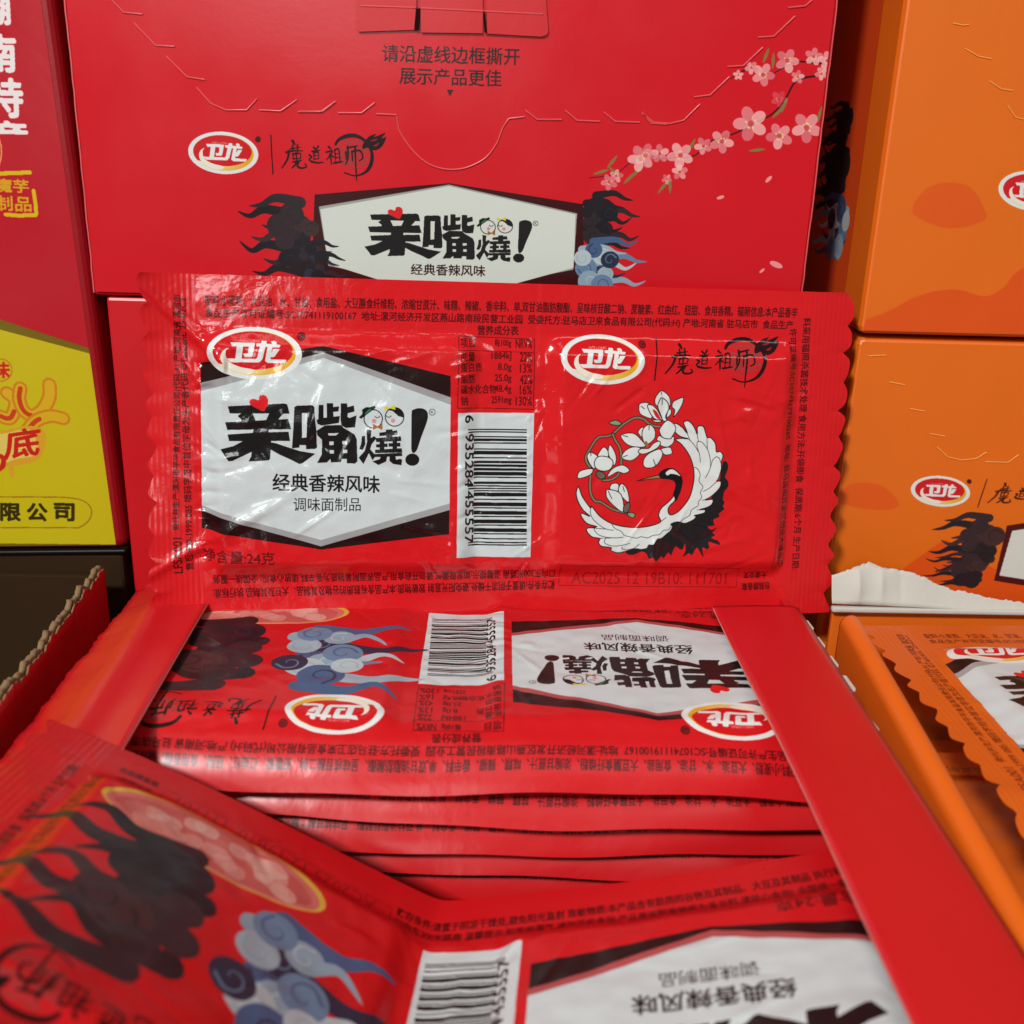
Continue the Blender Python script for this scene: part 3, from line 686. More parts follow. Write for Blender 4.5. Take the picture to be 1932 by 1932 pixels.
# ------------------------------------------------------------------ the setting: shelf and an added back wall
tag(boxmesh('shelf', (-900, -300, -ZO - 20), (900, 360, -ZO), M_SHELF, None, 0), kind='structure').location = (0, 0, ZO / 1000)
tag(boxmesh('wall', (-900, 360, -ZO - 20), (900, 380, 800), M_WALL, None, 0), kind='structure').location = (0, 0, ZO / 1000)  # added behind the cartons to keep light out of the gap between them

# ------------------------------------------------------------------ upper red carton
FY = 250.0; AX0, AX1, AZ0, AZ1 = -89.3, 75.4, -38.6, 121.0


def faceA(px, py): p = on_y(px, py, FY); return np.array([p[0] - AX0, p[2] - AZ0])


A = Art(AX1 - AX0, 75, 14, RED)
k63 = 1932 / 3072
zc = zoom_map(faceA, 900, 0, 1100 / 1932)
cor = zc([(78, 1025), (785, 965), (1490, 1075), (1500, 1500), (1400, 1640), (760, 1700), (60, 1500)])
A.poly(cor, (56, 12, 14)); A.poly(zc([(100, 1088), (785, 972), (1460, 1124), (1440, 1420), (1120, 1482), (540, 1478), (150, 1400)]), (150, 150, 144))
A.poly(zc([(108, 1102), (785, 980), (1452, 1130), (1440, 1410), (785, 1590), (150, 1390)]), (202, 206, 196))
wordmark(A, affine((75, 560), (1770, 240), (135, 208), *zc([(342, 1298), (1222, 1168), (370, 1130)])), (202, 206, 196))
for s, x0, y0, x1, y1, h in (('请沿虚线边框撕开', 435, 325, 1155, 345, 90), ('展示产品更佳', 525, 443, 1060, 458, 88), ('经典香辣风味', 585, 1447, 975, 1456, 58)):
    a, b, c = zc([(x0, y0), (x1, y1), (x0, y0 - h)]); A.text(s, a, b - a, c - a, (40, 10, 12), 1, .04)
A.poly(zc([(773, 472), (810, 474), (790, 508)]), (50, 10, 12))
z1 = zoom_map(faceA, 0, 0, 1100 / 1932)
badge(A, affine((129, 528), (1657, 528), (893, 112), *z1([(993, 800), (1363, 812), (1180, 694)])), fine=False)
calligraphy(A, affine((851, 98), (815, 437), (1860, 100), *z1([(1428, 712), (1440, 918), (2030, 712)])))
scroll_cloud(A, *zc([(-20, 1250)])[0], 12, 17, DARKS, 11, -1); scroll_cloud(A, *zc([(70, 1380)])[0], 7, 9, DARKS[:3] + BLUES[2:3], 12, 1)
scroll_cloud(A, *zc([(1570, 1160)])[0], 9, 12, DARKS[:3], 13, 1); scroll_cloud(A, *zc([(1560, 1400)])[0], 11, 12, BLUES, 14, 1)
z3 = zoom_map(faceA, 1900, 0, 1172 / 1932)
rb = random.Random(5)
for path in ([(-220, 880), (-90, 860), (0, 800), (170, 782), (300, 770), (380, 700), (500, 660), (600, 610), (690, 560), (750, 490), (805, 400), (900, 376)], [(680, 370), (770, 320), (830, 305), (940, 316)], [(480, 390), (560, 340)]):
    A.stroke(z3(smooth(path, False, 4)), .42, (58, 16, 18), 1, lambda t: .4 + .7 * t)
for x, y, a in ((655, 275, 1.2), (690, 300, 1.5), (285, 720, 1), (610, 742, 0.1), (920, 565, 1.3), (715, 555, .8), (745, 520, 1.2), (145, 925, .9), (180, 915, 1.6), (15, 850, .8), (-95, 850, 2.4), (-160, 850, .3), (-105, 800, .9), (-20, 880, .8)):
    c, s = math.cos(a), math.sin(a); L = 42
    A.poly(z3(smooth([(x - c * L, y + s * L), (x - s * 8, y - c * 8), (x + c * L, y - s * L), (x + s * 8, y + c * 8)], True, 4)), (124, 112, 58))
for x, y, r, f in ((640, 370, 58, 1), (760, 300, 60, 1), (890, 280, 45, 1), (958, 300, 48, 1), (930, 365, 34, 1), (812, 380, 34, 1), (580, 610, 86, 1), (720, 672, 66, 1), (855, 632, 76, 1), (437, 700, 60, 1), (345, 722, 44, 1), (232, 768, 66, 1), (228, 850, 40, 1), (130, 760, 46, 1), (35, 785, 66, 1), (720, 490, 42, .4), (582, 335, 34, 1), (518, 372, 26, 1), (60, 770, 60, .8), (-120, 900, 42, 1), (-85, 870, 34, .9), (165, 885, 26, .9)):
    a0 = rb.uniform(0, 6.28)
    for i in range(5):
        a = a0 + i * 1.2566; r *= .985; px, py = x + .60 * r * math.cos(a), y + .60 * r * math.sin(a)
        A.poly(z3(ell(px, py, .47 * r, .36 * r, a, n=16)), rb.choice([(228, 158, 158), (218, 132, 136), (234, 178, 174), (212, 116, 122)]), .82 * f)
    A.poly(z3(ell(x, y, .2 * r, .2 * r, n=12)), (196, 84, 92), .8 * f)
    for i in range(7):
        a = rb.uniform(0, 6.28); A.poly(z3(ell(x + .3 * r * math.cos(a), y + .3 * r * math.sin(a), .07 * r, .07 * r, n=8)), (226, 196, 120), f)
for x, y, a, L in ((430, 976, .3, 20), (668, 886, .8, 22), (705, 1308, -.4, 34), (635, 1338, .7, 16)):
    A.poly(z3(ell(x, y, L, L * .42, -a, n=14)), (226, 140, 140))
im_A = A.image('red_carton_print')
M_A = nodes_mat('red_carton_face', image=im_A, rough=.25, bump=CARD_BUMP, mottle=.03, rvar=.06)


def carton(name, label, base, w, d, h, mat, face_mat=None, uvbox=None, cat='carton', group=None, bev=1.0, wob=None):
    rt = root(name, label, cat, base, group)
    boxmesh('body', (0, .0, 0), (w, d, h), mat, rt, bev)
    if face_mat is not None:
        panel('front_panel', (.9, .9), (w - .9, h - .9), -.06, face_mat, rt, uvbox, 24, 24, wob)
    return rt


cA = carton('snack_carton', 'red carton with pink blossom print, standing behind the upright red packet', (AX0, FY, AZ0), AX1 - AX0, 82, AZ1 - AZ0, M_RED, M_A, (0, 0, AX1 - AX0, 75), group='closed cartons stacked at the back', wob=lambda X, Z: -.22 - .09 * np.sin(X * .05 + 1) * np.sin(Z * .07 + .5) ** 2 * np.sin(math.pi * X / 165) - .03 * np.sin(X * .13 + Z * .09) * np.sin(math.pi * np.clip(X / 165, 0, 1)))


def onA(m3): return [np.array([on_y(q[0], q[1], FY - .40)[i] - (AX0, FY, AZ0)[i] for i in range(3)]) for q in m3]


def px_of(ox, oy, sc, pts): return [((ox + sc * x) * k63, (oy + sc * y) * k63) for x, y in pts]


s1, s3 = 1100 / 1932, 1172 / 1932
perf = [px_of(0, 0, s1, p) for p in ([(590, 0), (650, 65), (750, 75)], [(705, 120), (820, 240), (920, 245)], [(875, 295), (985, 405), (1080, 420)], [(1035, 460), (1110, 545), (1190, 580), (1300, 580), (1355, 520)], [(1365, 580), (1480, 585), (1565, 525)], [(1575, 588), (1700, 588), (1770, 535)])]
perf += [px_of(900, 0, s1, p) for p in ([(200 - 210, 590), (110, 590), (185, 535)], [(200, 595), (325, 595), (395, 540)], [(400, 600), (510, 605)], [(1040, 750), (1070, 670), (1100, 625), (1185, 615)], [(510, 610), (520, 680), (540, 720)], [(1185, 580), (1250, 630), (1380, 630)], [(1395, 580), (1460, 635), (1580, 640)], [(1600, 590), (1660, 640), (1790, 645)], [(1800, 590), (1850, 650), (1932, 655)])]
perf += [px_of(900, 0, s1, smooth([(540, 720), (600, 800), (680, 865), (780, 893), (880, 882), (980, 830), (1040, 750)], False, 4))]
perf += [px_of(1900, 0, s3, p) for p in ([(40, 560), (100, 605), (180, 612), (250, 595), (330, 515)], [(300, 480), (380, 470), (475, 380)], [(465, 330), (545, 325), (640, 235)], [(615, 185), (695, 180), (800, 80)], [(765, 38), (850, 30), (885, 0)])]
M_CUT = nodes_mat('pale_cut_edge', srgb((214, 70, 74)), rough=.3)  # paler red for the cut and crease lines
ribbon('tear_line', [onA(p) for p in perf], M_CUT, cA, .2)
# the tucked flap near the top of the frame
def flat_on_A(nm, ptsl, off, mat, parent, th=.35):
    V, Fc = [], []
    for pts in ptsl:
        b = len(V); P = onA(pts); n = len(P)
        V += [p + np.array([0, .1 - off, 0]) for p in P] + [p + np.array([0, .1 - off + th, 0]) for p in P]
        Fc.append(tuple(range(b, b + n))[::-1]); Fc += [(b + i, b + (i + 1) % n, b + n + (i + 1) % n, b + n + i) for i in range(n)]
    return mesh_obj(nm, V, Fc, mat, parent, smooth_=False)


for p in ([(300, -150), (296, 148), (310, 168), (612, 158), (614, 30), (614, -150)], [(636, -150), (634, 50), (640, 172), (962, 176), (964, 60), (960, -150)], [(984, -150), (986, 178), (1270, 194), (1300, 185), (1308, 165), (1284, -150)]):
    flat_on_A('tuck_flap', [px_of(900, 0, s1, p)], .55, M_RED, cA)
M_SLOT = nodes_mat('slot_shade', srgb((30, 6, 8)), rough=.9)  # dark plates laid on the flap for the shade inside its slots
for p in ([(612, 45), (636, 45), (626, 158), (602, 158)], [(964, 60), (972, 60), (986, 176), (972, 170)]):
    flat_on_A('flap_slot', [px_of(900, 0, s1, p)], .75, M_SLOT, cA, .2)
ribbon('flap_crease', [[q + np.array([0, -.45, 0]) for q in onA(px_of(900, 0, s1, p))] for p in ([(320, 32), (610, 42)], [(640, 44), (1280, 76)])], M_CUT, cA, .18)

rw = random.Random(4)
for x in (.28, AX1 - AX0 - .28):  # a paler red line up each front edge
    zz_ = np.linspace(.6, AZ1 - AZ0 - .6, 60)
    ribbon('pale_edge', [[np.array([x + rw.uniform(-.08, .08), .22 + rw.uniform(-.05, .05), z]) for z in zz_]], nodes_mat('pale_red_edge', srgb((216, 84, 86)), rough=.5, mottle=.3), cA, .2, (-.7 if x < 1 else .7, -.7, 0))

# ------------------------------------------------------------------ lower red carton (behind the upright packet)
carton('snack_carton', 'plain lower red carton, mostly hidden behind the upright red packet', (-86.6, FY + .4, -ZO), 161, 80, -39.0 + ZO, M_RED, None, None, group='closed cartons stacked at the back', bev=.7)

# ------------------------------------------------------------------ orange cartons
OX0 = 90.0; OW = 165.0
def face_o(z0, h, lower):
    B = Art(OW, h, 9, (216, 102, 18))
    fo = lambda px, py: (lambda p: np.array([p[0] - OX0, p[2] - z0]))(on_y(px, py, FY))
    D = (212, 78, 16)
    if not lower:
        zz = zoom_map(fo, 1900, 0, s3)
        B.poly(zz(smooth([(1385, 1060), (1420, 960), (1500, 910), (1590, 903), (1670, 930), (1725, 1010), (1735, 1090), (1560, 1130)], True, 4)), D, .75)
        B.poly(zz(smooth([(1100, 1700), (1300, 1520), (1450, 1450), (1600, 1432), (1740, 1465), (1830, 1420), (1932, 1320), (2300, 1150), (2900, 1200), (3200, 1700)], True, 5)), D)
        badge(B, affine((129, 528), (1657, 528), (893, 112), *zz([(1805, 940), (2140, 950), (1970, 845)])), fine=False)
    else:
        zz = zoom_map(fo, 2300, 900, 772 / 1492)
        B.poly(zz(smooth([(400, 1180), (470, 1085), (600, 1072), (700, 1110), (765, 1200), (640, 1230)], True, 4)), D, .75)
        B.poly(zz([(700, 1650), (830, 1540), (1000, 1420), (1040, 1400), (1300, 1560), (1492, 1640), (2500, 1700), (2500, 2300), (300, 2300)]), D)
        B.poly(zz([(1395, 1320), (2300, 1180), (3200, 1330), (3200, 1680), (2300, 1800), (1320, 1640)]), (70, 14, 14)); B.poly(zz([(1425, 1350), (2300, 1215), (3170, 1365), (3170, 1640), (2300, 1760), (1350, 1610)]), (206, 206, 196))
        badge(B, affine((129, 528), (1657, 528), (893, 112), *zz([(835, 1115), (1180, 1125), (1005, 1030)])), fine=False)
        calligraphy(B, affine((851, 98), (815, 437), (1860, 100), *zz([(1278, 1052), (1225, 1212), (1880, 1052)])), (70, 20, 12), (190, 90, 40))
        scroll_cloud(B, *zz([(1235, 1420)])[0], 12, 15, DARKS, 31, -1); scroll_cloud(B, *zz([(1170, 1580)])[0], 11, 9, DARKS, 32, -1)
    return nodes_mat('orange_carton_face' + ('_low' if lower else ''), image=B.image('orange_print_low' if lower else 'orange_print'), rough=.42, bump=CARD_BUMP, mottle=.04)


cO = carton('snack_carton', 'upper orange carton with half-round sun print and a red oval badge', (OX0, FY, -43.0), OW, 82, 164, M_ORANGE, face_o(-43.0, 164, False), (0, 0, OW, 164), group='closed cartons stacked at the back', bev=1.7)
cP = carton('snack_carton', 'lower orange carton shaded by the red packet, behind the white torn flap', (OX0 + .6, FY + 1.5, -ZO), OW, 82, ZO - 44.2, M_ORANGE, face_o(-ZO, ZO - 44.2, True), (0, 0, OW, ZO - 44.2), group='closed cartons stacked at the back', bev=1.6)
sO = 772 / 1492


def cut_on(c, base, paths):
    ribbon('tear_line', [[np.array([on_y(q[0], q[1], base[1] - .14)[i] - base[i] for i in range(3)]) for q in p] for p in paths], nodes_mat('pale_orange_cut', srgb((236, 150, 70)), rough=.35), c, .14)  # tear lines in a paler orange


cut_on(cO, (OX0, FY, -43.0), [px_of(1900, 0, s3, p) for p in ([(1580, 115), (1630, 125), (1660, 122)], [(1640, 240), (1710, 280), (1770, 290)], [(1760, 400), (1820, 440), (1875, 448)], [(1850, 520), (1890, 580), (1932, 590)])])
cut_on(cP, (OX0 + .6, FY + 1.5, -ZO), [px_of(2300, 900, sO, p) for p in ([(590, 325), (690, 320)], [(710, 475), (800, 492)], [(830, 630), (915, 645)], [(945, 775), (1035, 790)], [(985, 850), (1050, 910), (1130, 928), (1215, 920), (1275, 882)], [(1265, 938), (1400, 942), (1460, 898)])])
# the cartons' left sides carry a darker printed band
SP = Art(66, 160, 6, (206, 70, 18))
def side_mm(px, py):
    r = ray(px, py); p = r * ((OX0 - .1) / r[0]); return np.array([p[1] - FY - 14, p[2] + 43.0 - 1.5])
c1, c2, c3 = side_mm(1592, 235), side_mm(1578, 330), side_mm(1580, 430)
scroll_cloud(SP, c1[0], c1[1], 16, 10, DARKS[:3], 61, 1); scroll_cloud(SP, c2[0], c2[1], 22, 18, DARKS[:3], 62, 1); scroll_cloud(SP, c3[0], c3[1], 20, 15, BLUES, 63, 1)
mesh_obj('side_panel', [(-.12, 14, 1.5), (-.12, 80, 1.5), (-.12, 80, 161.5), (-.12, 14, 161.5)], [(3, 2, 1, 0)], nodes_mat('orange_side', image=SP.image('orange_side_print'), rough=.45, mottle=.06), cO, [(0, 0), (1, 0), (1, 1), (0, 1)], smooth_=False)

# ------------------------------------------------------------------ red and yellow gift carton at the left
GB = np.array([-87.2, 249.5, -101.3]); GT = math.radians(-1.85)
def g_local(px, py):
    p = on_y(px, py, 249.5) - GB; c, s = math.cos(-GT), math.sin(-GT)       # box tilts to the left going up
    return np.array([p[0] * c + p[2] * s, -p[0] * s + p[2] * c])


GW, GH = 130.0, 190.0
G = Art(GW, GH, 9, (178, 22, 34))
gm = lambda px, py: g_local(px, py) + np.array([GW, 0])
zg = zoom_map(gm, 0, 900, 600 / 828); zt = zoom_map(gm, 0, 0, 1100 / 1932)
G.poly(zg([(-900, -40), (0, 80), (415, 215), (540, 1040), (-900, 1040)]), (112, 92, 14)); G.poly(zg([(-900, 0), (0, 122), (412, 232), (530, 1012), (-900, 1000)]), (192, 172, 22))
for s, x0, y0, w, h in (('湖', -68, 122, 120, 135), ('南', -72, 372, 156, 190), ('特', -66, 612, 186, 200), ('产', -62, 758, 208, 120)):
    a, b, c = zt([(x0, y0), (x0 + w, y0 + 6), (x0 + (-8), y0 - h)]); G.text(s, a, b - a, c - a, (226, 214, 212), 1, .28)
for s, x0, y0, w, h in (('魔芋', -20, 1010, 172, 70), ('制品', -20, 1108, 186, 78)):
    a, b, c = zt([(x0, y0), (x0 + w, y0 + 8), (x0 - 4, y0 - h)]); G.text(s, a, b - a, c - a, (206, 150, 24), 1, .1)
for p in ([(-40, 915), (80, 912), (158, 908)], [(178, 1005), (186, 1060), (192, 1125)], [(30, 1130), (100, 1136), (190, 1132)]): G.stroke(zt(p), .9, (206, 172, 20))
G.stroke(zt(ell(-60, 800, 68, 120, 0, -60, 60, 20)), .3, (220, 150, 90))
c_ = zg([(2, 290)])[0]; G.stroke(zg(ell(2, 290, 48, 46, n=32)), .35, (190, 120, 20)); a, b, c = zg([(-32, 322), (40, 322), (-32, 258)]); G.text('味', a, b - a, c - a, (196, 30, 26), 1, .12)
for p in ([(0, 480), (40, 490), (62, 450), (60, 410), (30, 385)], [(85, 365), (80, 410), (100, 460), (140, 478), (180, 450), (205, 400), (205, 350)], [(110, 545), (150, 500), (210, 480), (262, 490)]):
    q = zg(smooth(p, False, 4)); G.stroke(q, 3.4, (196, 120, 24)); G.stroke(q, 2.3, (206, 160, 30)); G.stroke(q[: len(q) // 2], 1.1, (190, 60, 24))
G.poly(zg(smooth([(-60, 560), (20, 540), (120, 520), (190, 550), (170, 650), (100, 680), (30, 690), (-60, 720)], True, 4)), (206, 150, 40))
G.poly(zg(smooth([(-60, 570), (20, 552), (120, 535), (150, 580), (150, 640), (60, 660), (-60, 700)], True, 4)), (214, 186, 90))
a, b, c = zg([(18, 660), (160, 640), (24, 545)]); G.text('底', a, b - a, c - a, (190, 34, 24), 1, .22)
G.poly(zg(smooth([(36, 690), (60, 690), (50, 740)], True, 4)), (206, 150, 40)); G.stroke(zg(smooth([(-40, 640), (10, 650), (10, 690), (-30, 710)], False, 4)), 1.2, (190, 40, 24))
q = zg(smooth([(-400, 815), (100, 815), (300, 820), (370, 850), (375, 900), (330, 940), (250, 942), (-400, 942)], False, 4)); G.stroke(q, .3, (150, 104, 30))
for s, x in (('限', 4), ('公', 114), ('司', 226)):
    a, b, c = zg([(x, 912), (x + 80, 914), (x, 842)]); G.text(s, a, b - a, c - a, (54, 44, 16), 1, .2)
gR = root('gift_carton', 'tall carton with red upper half and yellow lower half lettered in black', 'carton', GB); gR.rotation_euler = (0, GT, 0)
boxmesh('body', (-GW, 0, 0), (0, 70, GH), nodes_mat('gift_red', srgb((150, 14, 24)), rough=.3, bump=CARD_BUMP, rvar=.05), gR, 2.4, 4)
panel('front_panel', (-GW + 2.4, 1.2), (-2.5, GH - 1.2), -.06, nodes_mat('gift_face', image=G.image('gift_print'), rough=.3, bump=[(16, .006, .12, (1, 1, 1)), (900, .0001, .12, (1, 1, 1))], rvar=.08), gR, (-GW, 0, GW, GH), 20, 20)
boxmesh('bottom_edge', (-GW + .5, -.5, -.9), (-.3, 68, -.02), nodes_mat('black_edge', srgb((22, 18, 16)), rough=.35), gR, .3)

# carton that carries it
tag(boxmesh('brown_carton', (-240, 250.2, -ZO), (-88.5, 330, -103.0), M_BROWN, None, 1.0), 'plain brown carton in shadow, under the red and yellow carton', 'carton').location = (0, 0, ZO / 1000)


# ------------------------------------------------------------------ torn rims and open trays
def torn_edge(xs, amp, seed, freq=.18):
    return np.array([amp * (mnoise.noise(Vector((x * freq, seed + .37, .5))) + .6 * mnoise.noise(Vector((x * freq * 3.1, seed + 5.2, .3))) + .25 * mnoise.noise(Vector((x * freq * 7, seed + 9.4, .7)))) for x in xs])


def strip(name, prof, ys, mats, parent, base, thick=.5, off=1.0, edge_mat=1):
    """prof(y) -> list of (x, z): a card strip swept along Y, given body by a solidify modifier"""
    V = []; n = None
    for y in ys:
        p = prof(y); n = len(p); V += [(x, y, z) for x, z in p]
    V = np.array(V) - np.array(base)
    o = mesh_obj(name, V, grid_faces(len(ys), n), mats, parent)
    m = o.modifiers.new('thickness', 'SOLIDIFY'); m.thickness = thick / 1000; m.offset = off; m.use_rim = True; m.material_offset_rim = edge_mat; m.material_offset = 0
    return o


RIM = -104.0
# neighbour carton at the far left, open, its right wall torn
nb = root('open_carton', 'open carton with dark brown inside and torn rim, left of the red tray', 'carton', (-89.6, 150, -ZO))
ys = np.linspace(60, 242.5, 260); te = torn_edge(ys, 1.3, 3) + torn_edge(ys, .5, 4, .9)
tx_ = torn_edge(ys, .5, 8)
iy = lambda y, arr: float(np.interp(y, ys, arr))
wall_x = lambda y: -90.6 + (242.5 - y) * .036
strip('side_wall', lambda y: [(wall_x(y), -ZO + .5), (wall_x(y), -140), (wall_x(y), RIM - 2.5), (wall_x(y) + iy(y, tx_), RIM + .2 + iy(y, te))], ys, [M_RED_DEEP, M_GREY], nb, (-89.6, 150, -ZO), .35, -1)
strip('torn_board', lambda y: [(wall_x(y) - 1.0, -ZO + .5), (wall_x(y) - 1.0, -140), (wall_x(y) - 1.0, RIM - 2.5), (wall_x(y) - .6 + iy(y, tx_) * 1.4, RIM + .9 + 1.2 * iy(y, te))], ys, [M_GREY, M_GREY], nb, (-89.6, 150, -ZO), 1.1, -1)
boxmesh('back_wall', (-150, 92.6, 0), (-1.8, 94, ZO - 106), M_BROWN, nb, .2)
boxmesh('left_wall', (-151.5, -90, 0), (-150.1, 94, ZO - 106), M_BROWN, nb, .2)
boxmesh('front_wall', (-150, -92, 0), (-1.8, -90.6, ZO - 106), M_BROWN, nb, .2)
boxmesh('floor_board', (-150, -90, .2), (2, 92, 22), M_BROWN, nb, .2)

# red display tray
TB = (-80.0, 70, -ZO)
tray = root('display_tray', 'open red display tray full of red packets, its lid torn out', 'display tray', TB)
boxmesh('back_wall', (2, 176.0, 0), (153, 177.4, ZO + RIM - 1.5), M_RED, tray, .2)
boxmesh('front_wall', (2, 0, 0), (153, 1.4, ZO + RIM - 1.5), M_RED, tray, .2)
boxmesh('side_wall', (-1.2, 0, 0), (0, 177, ZO + RIM - 4.6), M_RED, tray, .2)
boxmesh('side_wall', (154.2, 0, 0), (155.6, 177, ZO + RIM - 1.0), M_RED, tray, .2)
boxmesh('floor_board', (0.2, 1.5, 0.1), (154, 175.8, 1.3), M_GREY, tray, 0)
ys2 = np.linspace(70, 236, 240); tl = torn_edge(ys2, .6, 12) + torn_edge(ys2, .25, 15, .8); tz = torn_edge(ys2, .8, 17, .03)
def left_prof(y):
    x0 = -82.2 - .035 * (200 - y) * .8; w = float(np.interp(y, ys2, tz))
    xs = np.linspace(0, 1, 15); X = x0 + (-60.9 - x0) * xs; X[0] += float(np.interp(y, ys2, tl)); X[1] += .3 * float(np.interp(y, ys2, tl))
    Z = RIM - .6 - 3.0 * np.clip(1 - xs / .45, 0, 1) ** 1.5 + 1.3 * np.exp(-((xs - .5) / .16) ** 2) + .5 * xs ** 3 + w * (1 - xs)
    return list(zip(X, Z))
strip('lid_flap', left_prof, ys2, [M_RED, M_CORE], tray, TB, .5, -1)
def right_prof(y):
    xs = np.linspace(0, 1, 13); X = 55.9 + (76.2 - 55.9) * xs
    Z = RIM + .25 * np.sin(xs * 3.14) - .5 * np.clip((xs - .9) / .1, 0, 1) ** 2 + .5 * math.sin(y * .05) * (1 - xs)
    return list(zip(X, Z))
strip('lid_flap', right_prof, np.linspace(70, 227, 120), [M_RED, M_CORE], tray, TB, .55, -1)
tabs_ = []
for i, (ya, yb) in enumerate(((220.5, 216.2), (212.0, 207.6), (203.0, 198.6), (194.2, 188.5), (176.5, 172.8), (166.5, 164.6), (158.5, 157.4), (136, 135), (124, 123.4))):
    w = (1.0, 1.0, 1.1, 1.4, .7, .5, .4, .4, .4)[i]; tabs_.append((ya, yb, w))
for ya, yb, w in tabs_:
    V = []
    for x0, y0 in ((75.6, ya), (75.6 + w, ya - .4), (75.8 + w, yb), (75.7, yb + .3)):
        V += [(x0 - TB[0], y0 - TB[1], RIM + .05 - TB[2]), (x0 - TB[0], y0 - TB[1], RIM - .7 - TB[2])]
    mesh_obj('torn_tab', V, [(0, 2, 4, 6), (7, 5, 3, 1)] + [(2 * i, 2 * i + 1, (2 * i + 3) % 8, (2 * i + 2) % 8) for i in range(4)], M_WHITE, tray, smooth_=False)

# ------------------------------------------------------------------ packets
# the upright one
def up_place(x, y, h):
    x, y, h = np.broadcast_arrays(x, y, h); lx, ly = x - PW / 2, y - PH / 2
    return P_C + lx[..., None] * P_U + ly[..., None] * P_V + h[..., None] * P_N


def up_extra(U, V):
    l = np.clip((12 - U) / 12, 0, 1); r = np.clip((U - 148) / 12, 0, 1)
    rid = 1.1 * np.exp(-(((U - 3) * .74 + (V - 75) * .67) / 1.3) ** 2) * np.exp(-(((U - 7) * .67 - (V - 70) * .74) / 9) ** 4) * 0 + .9 * np.exp(-(((U - 2) * .7 + (V - 73) * .72) / 1.5) ** 2) * (U < 18)
    rid = rid + .9 * np.exp(-(((U - 4) * .5 - (V - 13) * .86) / 1.3) ** 2) * np.clip((34 - U) / 12, 0, 1) * .8
    return rid + 2.2 * l ** 2 * (.5 + .9 * np.cos(V * .075)) - 1.0 * r ** 2 + .35 * np.sin(U * .12 + 1) * np.clip(1 - V / 12, 0, 1) + .5 * np.exp(-((U - 86) / .8) ** 2) * -.2


pouch('snack_packet', 'red packet standing upright at the front of the cartons, printed with a white crane', 'red snack packets', tuple(P_C - P_V * PH / 2), F_CRANE, up_place, 361, 175, True, 2.6, 3, 120, up_extra, back=.4, fleck=True)
GR = 'red snack packets'
# the stack in the tray, all lying upside down to the viewer
ynear = 167.5
pouch('snack_packet', 'red packet lying upside down on top of the stack, below the upright packet', GR, (-5.6, ynear + 38, -112), F_CLOUD, lie(-5.6, ynear, -107.4, math.radians(-1.2), 1.0), 241, 116, True, 1.7, 11, 60, None, fleck=True)
for i, (z, dy, yaw, lab) in enumerate(((-114.6, 1.6, -2.0, 'red packet directly beneath the topmost lying one, only its near edge showing'), (-121.6, 2.6, -.4, 'third red packet down in the stack, a narrow printed edge'), (-128.4, 3.8, -1.4, 'fourth red packet down in the stack, just above the gap'), (-134.6, 4.6, .6, 'lowest red packet of the stack, edge half hidden by the bent packet'))):
    pouch('snack_packet', lab, GR, (-5.6, ynear + 38, z - 5), F_CLOUD, lie(-5.6 + (1.8, -2.5, 1.6, 0)[i], ynear + dy, z - 1.0, math.radians(yaw), (.92, 1.0, .9, 1.0)[i]), 121, 78, False, 1.4, 20 + i, 20, None)

# the bent one in front
EP, EY = math.radians(2.5), math.radians(6)
E_ = np.array([-math.sin(EY) * math.cos(EP), -math.cos(EY) * math.cos(EP), math.sin(EP)])
C0 = ray(832, 1703) * 190.5


def on_cross(px, py):
    """point of the crosswise plane through the crease's far end, square to the crease"""
    r = ray(px, py); return r * ((C0 @ E_) / (r @ E_))


L0, R0 = on_cross(130, 1375), on_cross(1580, 1598)
print('bent packet wing lengths', np.linalg.norm(L0 - C0), np.linalg.norm(R0 - C0), L0, C0, R0)
aL = (L0 - C0) / np.linalg.norm(L0 - C0); aR = (R0 - C0) / np.linalg.norm(R0 - C0)
UC = 85.0


def bent(x, y, h):
    x, y, h = np.broadcast_arrays(x, y, h); d = x - UC; r = 1.6; w = .5 * (1 + d / np.sqrt(d * d + r * r)); sft = np.sqrt(d * d + r * r)
    tl, tr = .5 * (sft + d), .5 * (sft - d)
    nl = np.cross(aL, E_); nr = np.cross(E_, aR); nl = nl / np.linalg.norm(nl); nr = nr / np.linalg.norm(nr)
    bow = (1.2 + 7.0 * y / 77) * np.sin(np.clip(tl / 78, 0, 1) ** 1.5 * math.pi) + 9.0 * (y / 77) * np.clip(tl / 75, 0, 1); bowr = -1.2 * np.sin(np.clip(tr / 80, 0, 1) * math.pi)
    n = w[..., None] * nl + (1 - w)[..., None] * nr
    return C0 + y[..., None] * E_ + tl[..., None] * aL + tr[..., None] * aR + (h + w * bow + (1 - w) * bowr)[..., None] * n


pouch('snack_packet', 'nearest red packet, bent in a V along its barcode, its end resting on the flap', GR, (-5.2, 125, -135), F_CLOUD, bent, 281, 136, True, 1.8, 31, 70, None)

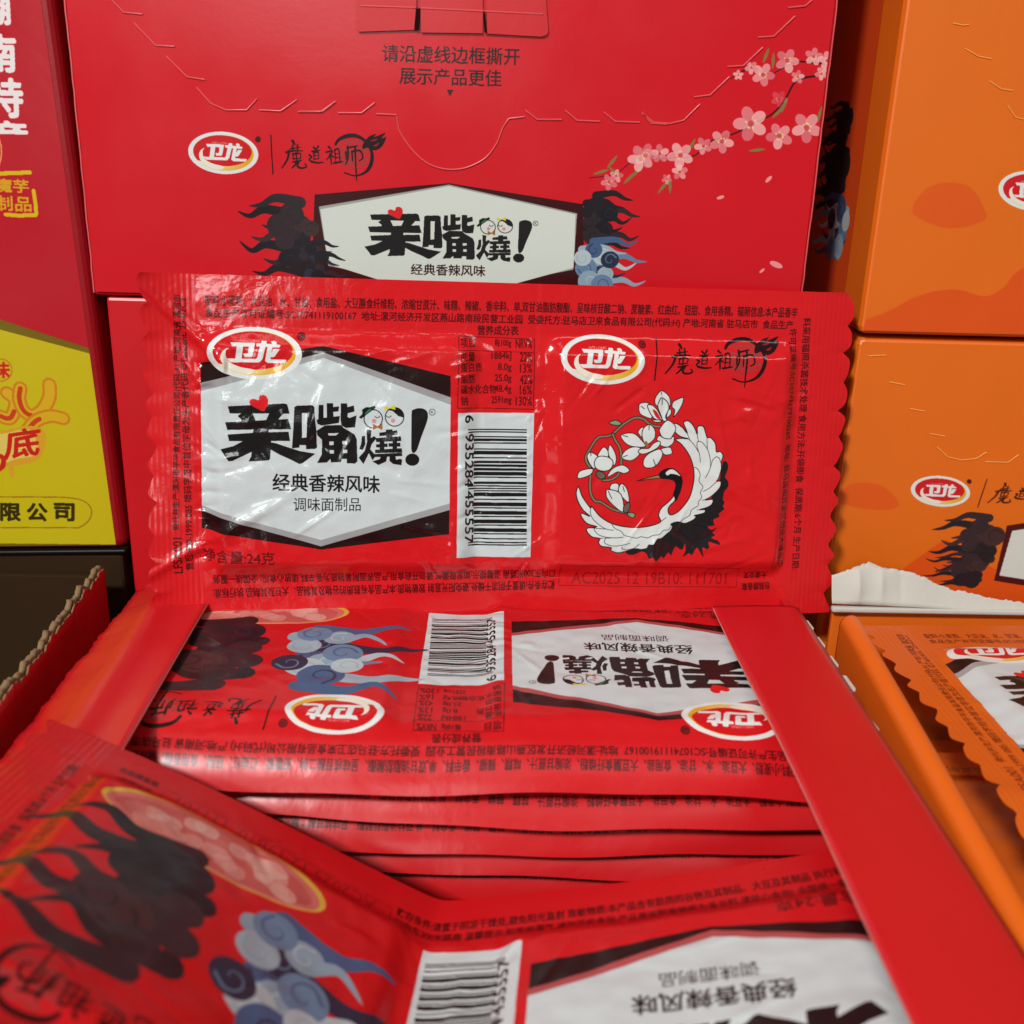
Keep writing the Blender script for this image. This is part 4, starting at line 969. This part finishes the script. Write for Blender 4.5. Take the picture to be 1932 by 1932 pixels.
# ------------------------------------------------------------------ orange tray, its packets and the torn white flap
OB = (84.0, 70, -ZO)
ot = root('display_tray', 'open orange display tray with a rolled torn rim, right of the red tray', 'display tray', OB)
boxmesh('back_wall', (4, 166, 0), (175, 167.4, ZO - 108), M_ORANGE, ot, .2)
boxmesh('front_wall', (4, 0, 0), (175, 1.4, ZO - 108), M_ORANGE, ot, .2)
boxmesh('right_wall', (175.2, 0, 0), (176.6, 167, ZO - 108), M_ORANGE, ot, .2)
boxmesh('floor_board', (0, 1.5, .1), (175, 166, 1.3), M_GREY, ot, 0)
ys3 = np.linspace(70, 225, 220); to = torn_edge(ys3, 1.0, 22, .5)
def roll_prof(y):
    xc = 80.2 + (y - 122) * .080; R = 2.5; out = [(xc - R + .2, -ZO + .5), (xc - R, -150), (xc - R, RIM - 9)]
    for a in np.linspace(180, 20, 10): out.append((xc + R * math.cos(math.radians(a)), RIM - 3.2 + R * math.sin(math.radians(a))))
    j = float(np.interp(y, ys3, to)); sc = .7 * abs(math.sin(y * .42))
    out += [(xc + R + .3 + .3 * j, RIM - 4.6 + .4 * j), (xc + R + .6 + .6 * j + sc, RIM - 6.6 + j)]
    return out
strip('side_wall', roll_prof, ys3, [M_ORANGE, M_CORE], ot, OB, .5, 1)
# white torn flap at the back
fp = [(-600, 1640), (300, 1655), (400, 1610), (470, 1590), (540, 1568), (620, 1548), (680, 1568), (760, 1588), (880, 1608), (960, 1640), (1080, 1690), (1200, 1710), (1300, 1735), (1492, 1760), (1900, 1790), (2600, 1800)]
top_p = [on_y(*px_of(2300, 900, sO, [q])[0], 235.0) for q in fp[2:]]; xs4 = np.linspace(86.8, 240, 420)
tt = np.interp(xs4, [p[0] for p in top_p], [p[2] for p in top_p]) + torn_edge(xs4, .3, 41, .5) + torn_edge(xs4, .16, 44, 2.3)
bt = np.interp(xs4, [86.7, 105.1, 135.2, 240], [-105.9, -106.4, -107.9, -112])
V = []
for i, x in enumerate(xs4):
    fold = 2.6 * math.exp(-abs((x - 93.2) / 2.4)) + 1.3 * math.exp(-abs((x - 99) / 1.6)) - .9 * math.exp(-abs((x - 104) / 2.5))
    for j, t in enumerate(np.linspace(0, 1, 9)):
        z = bt[i] + (tt[i] - bt[i]) * t; q = max((z - bt[i]) / 9.0, 0); V.append((x, 234 + 4.0 * q ** .8 - fold * q * max(1.1 - q, 0) * 2.2 + .3 * math.sin(x * .22) * q, z))
wf = mesh_obj('torn_flap', np.array(V) - np.array(OB), grid_faces(len(xs4), 9), [M_WHITE, M_WHITE], ot)
mm = wf.modifiers.new('thickness', 'SOLIDIFY'); mm.thickness = .0003; mm.offset = 0
wf['label'] = 'torn white inner side of the lid, standing up at the back'
boxmesh('fold_edge', (3, 163.6, ZO - 108.2), (150, 165.4, ZO - 106.8), M_WHITE, ot, .5, 3)
GO = 'orange snack packets'
pouch('snack_packet', 'topmost orange packet in the orange tray, with red oval badge and white panel', GO, (172, 187, -108), F_ORANGE, lie(91.2 + 80, 147.0, -105.4, math.radians(2.0), .35, False), 201, 98, True, 2.0, 51, 40, None)
pouch('snack_packet', 'orange packet under the topmost orange one, only its dark scalloped end showing', GO, (166, 176, -134), F_PLAIN, lie(84.5 + 80, 136.0, -133.0, math.radians(1.0), .5, True), 121, 78, False, 1.6, 52, 20, None)
pouch('snack_packet', 'deepest orange packet visible, in shadow beside the rolled rim', GO, (168, 188, -144), F_PLAIN, lie(86.0 + 80, 154.0, -142.0, math.radians(-1.2), .5, True), 121, 78, False, 1.6, 53, 20, None)
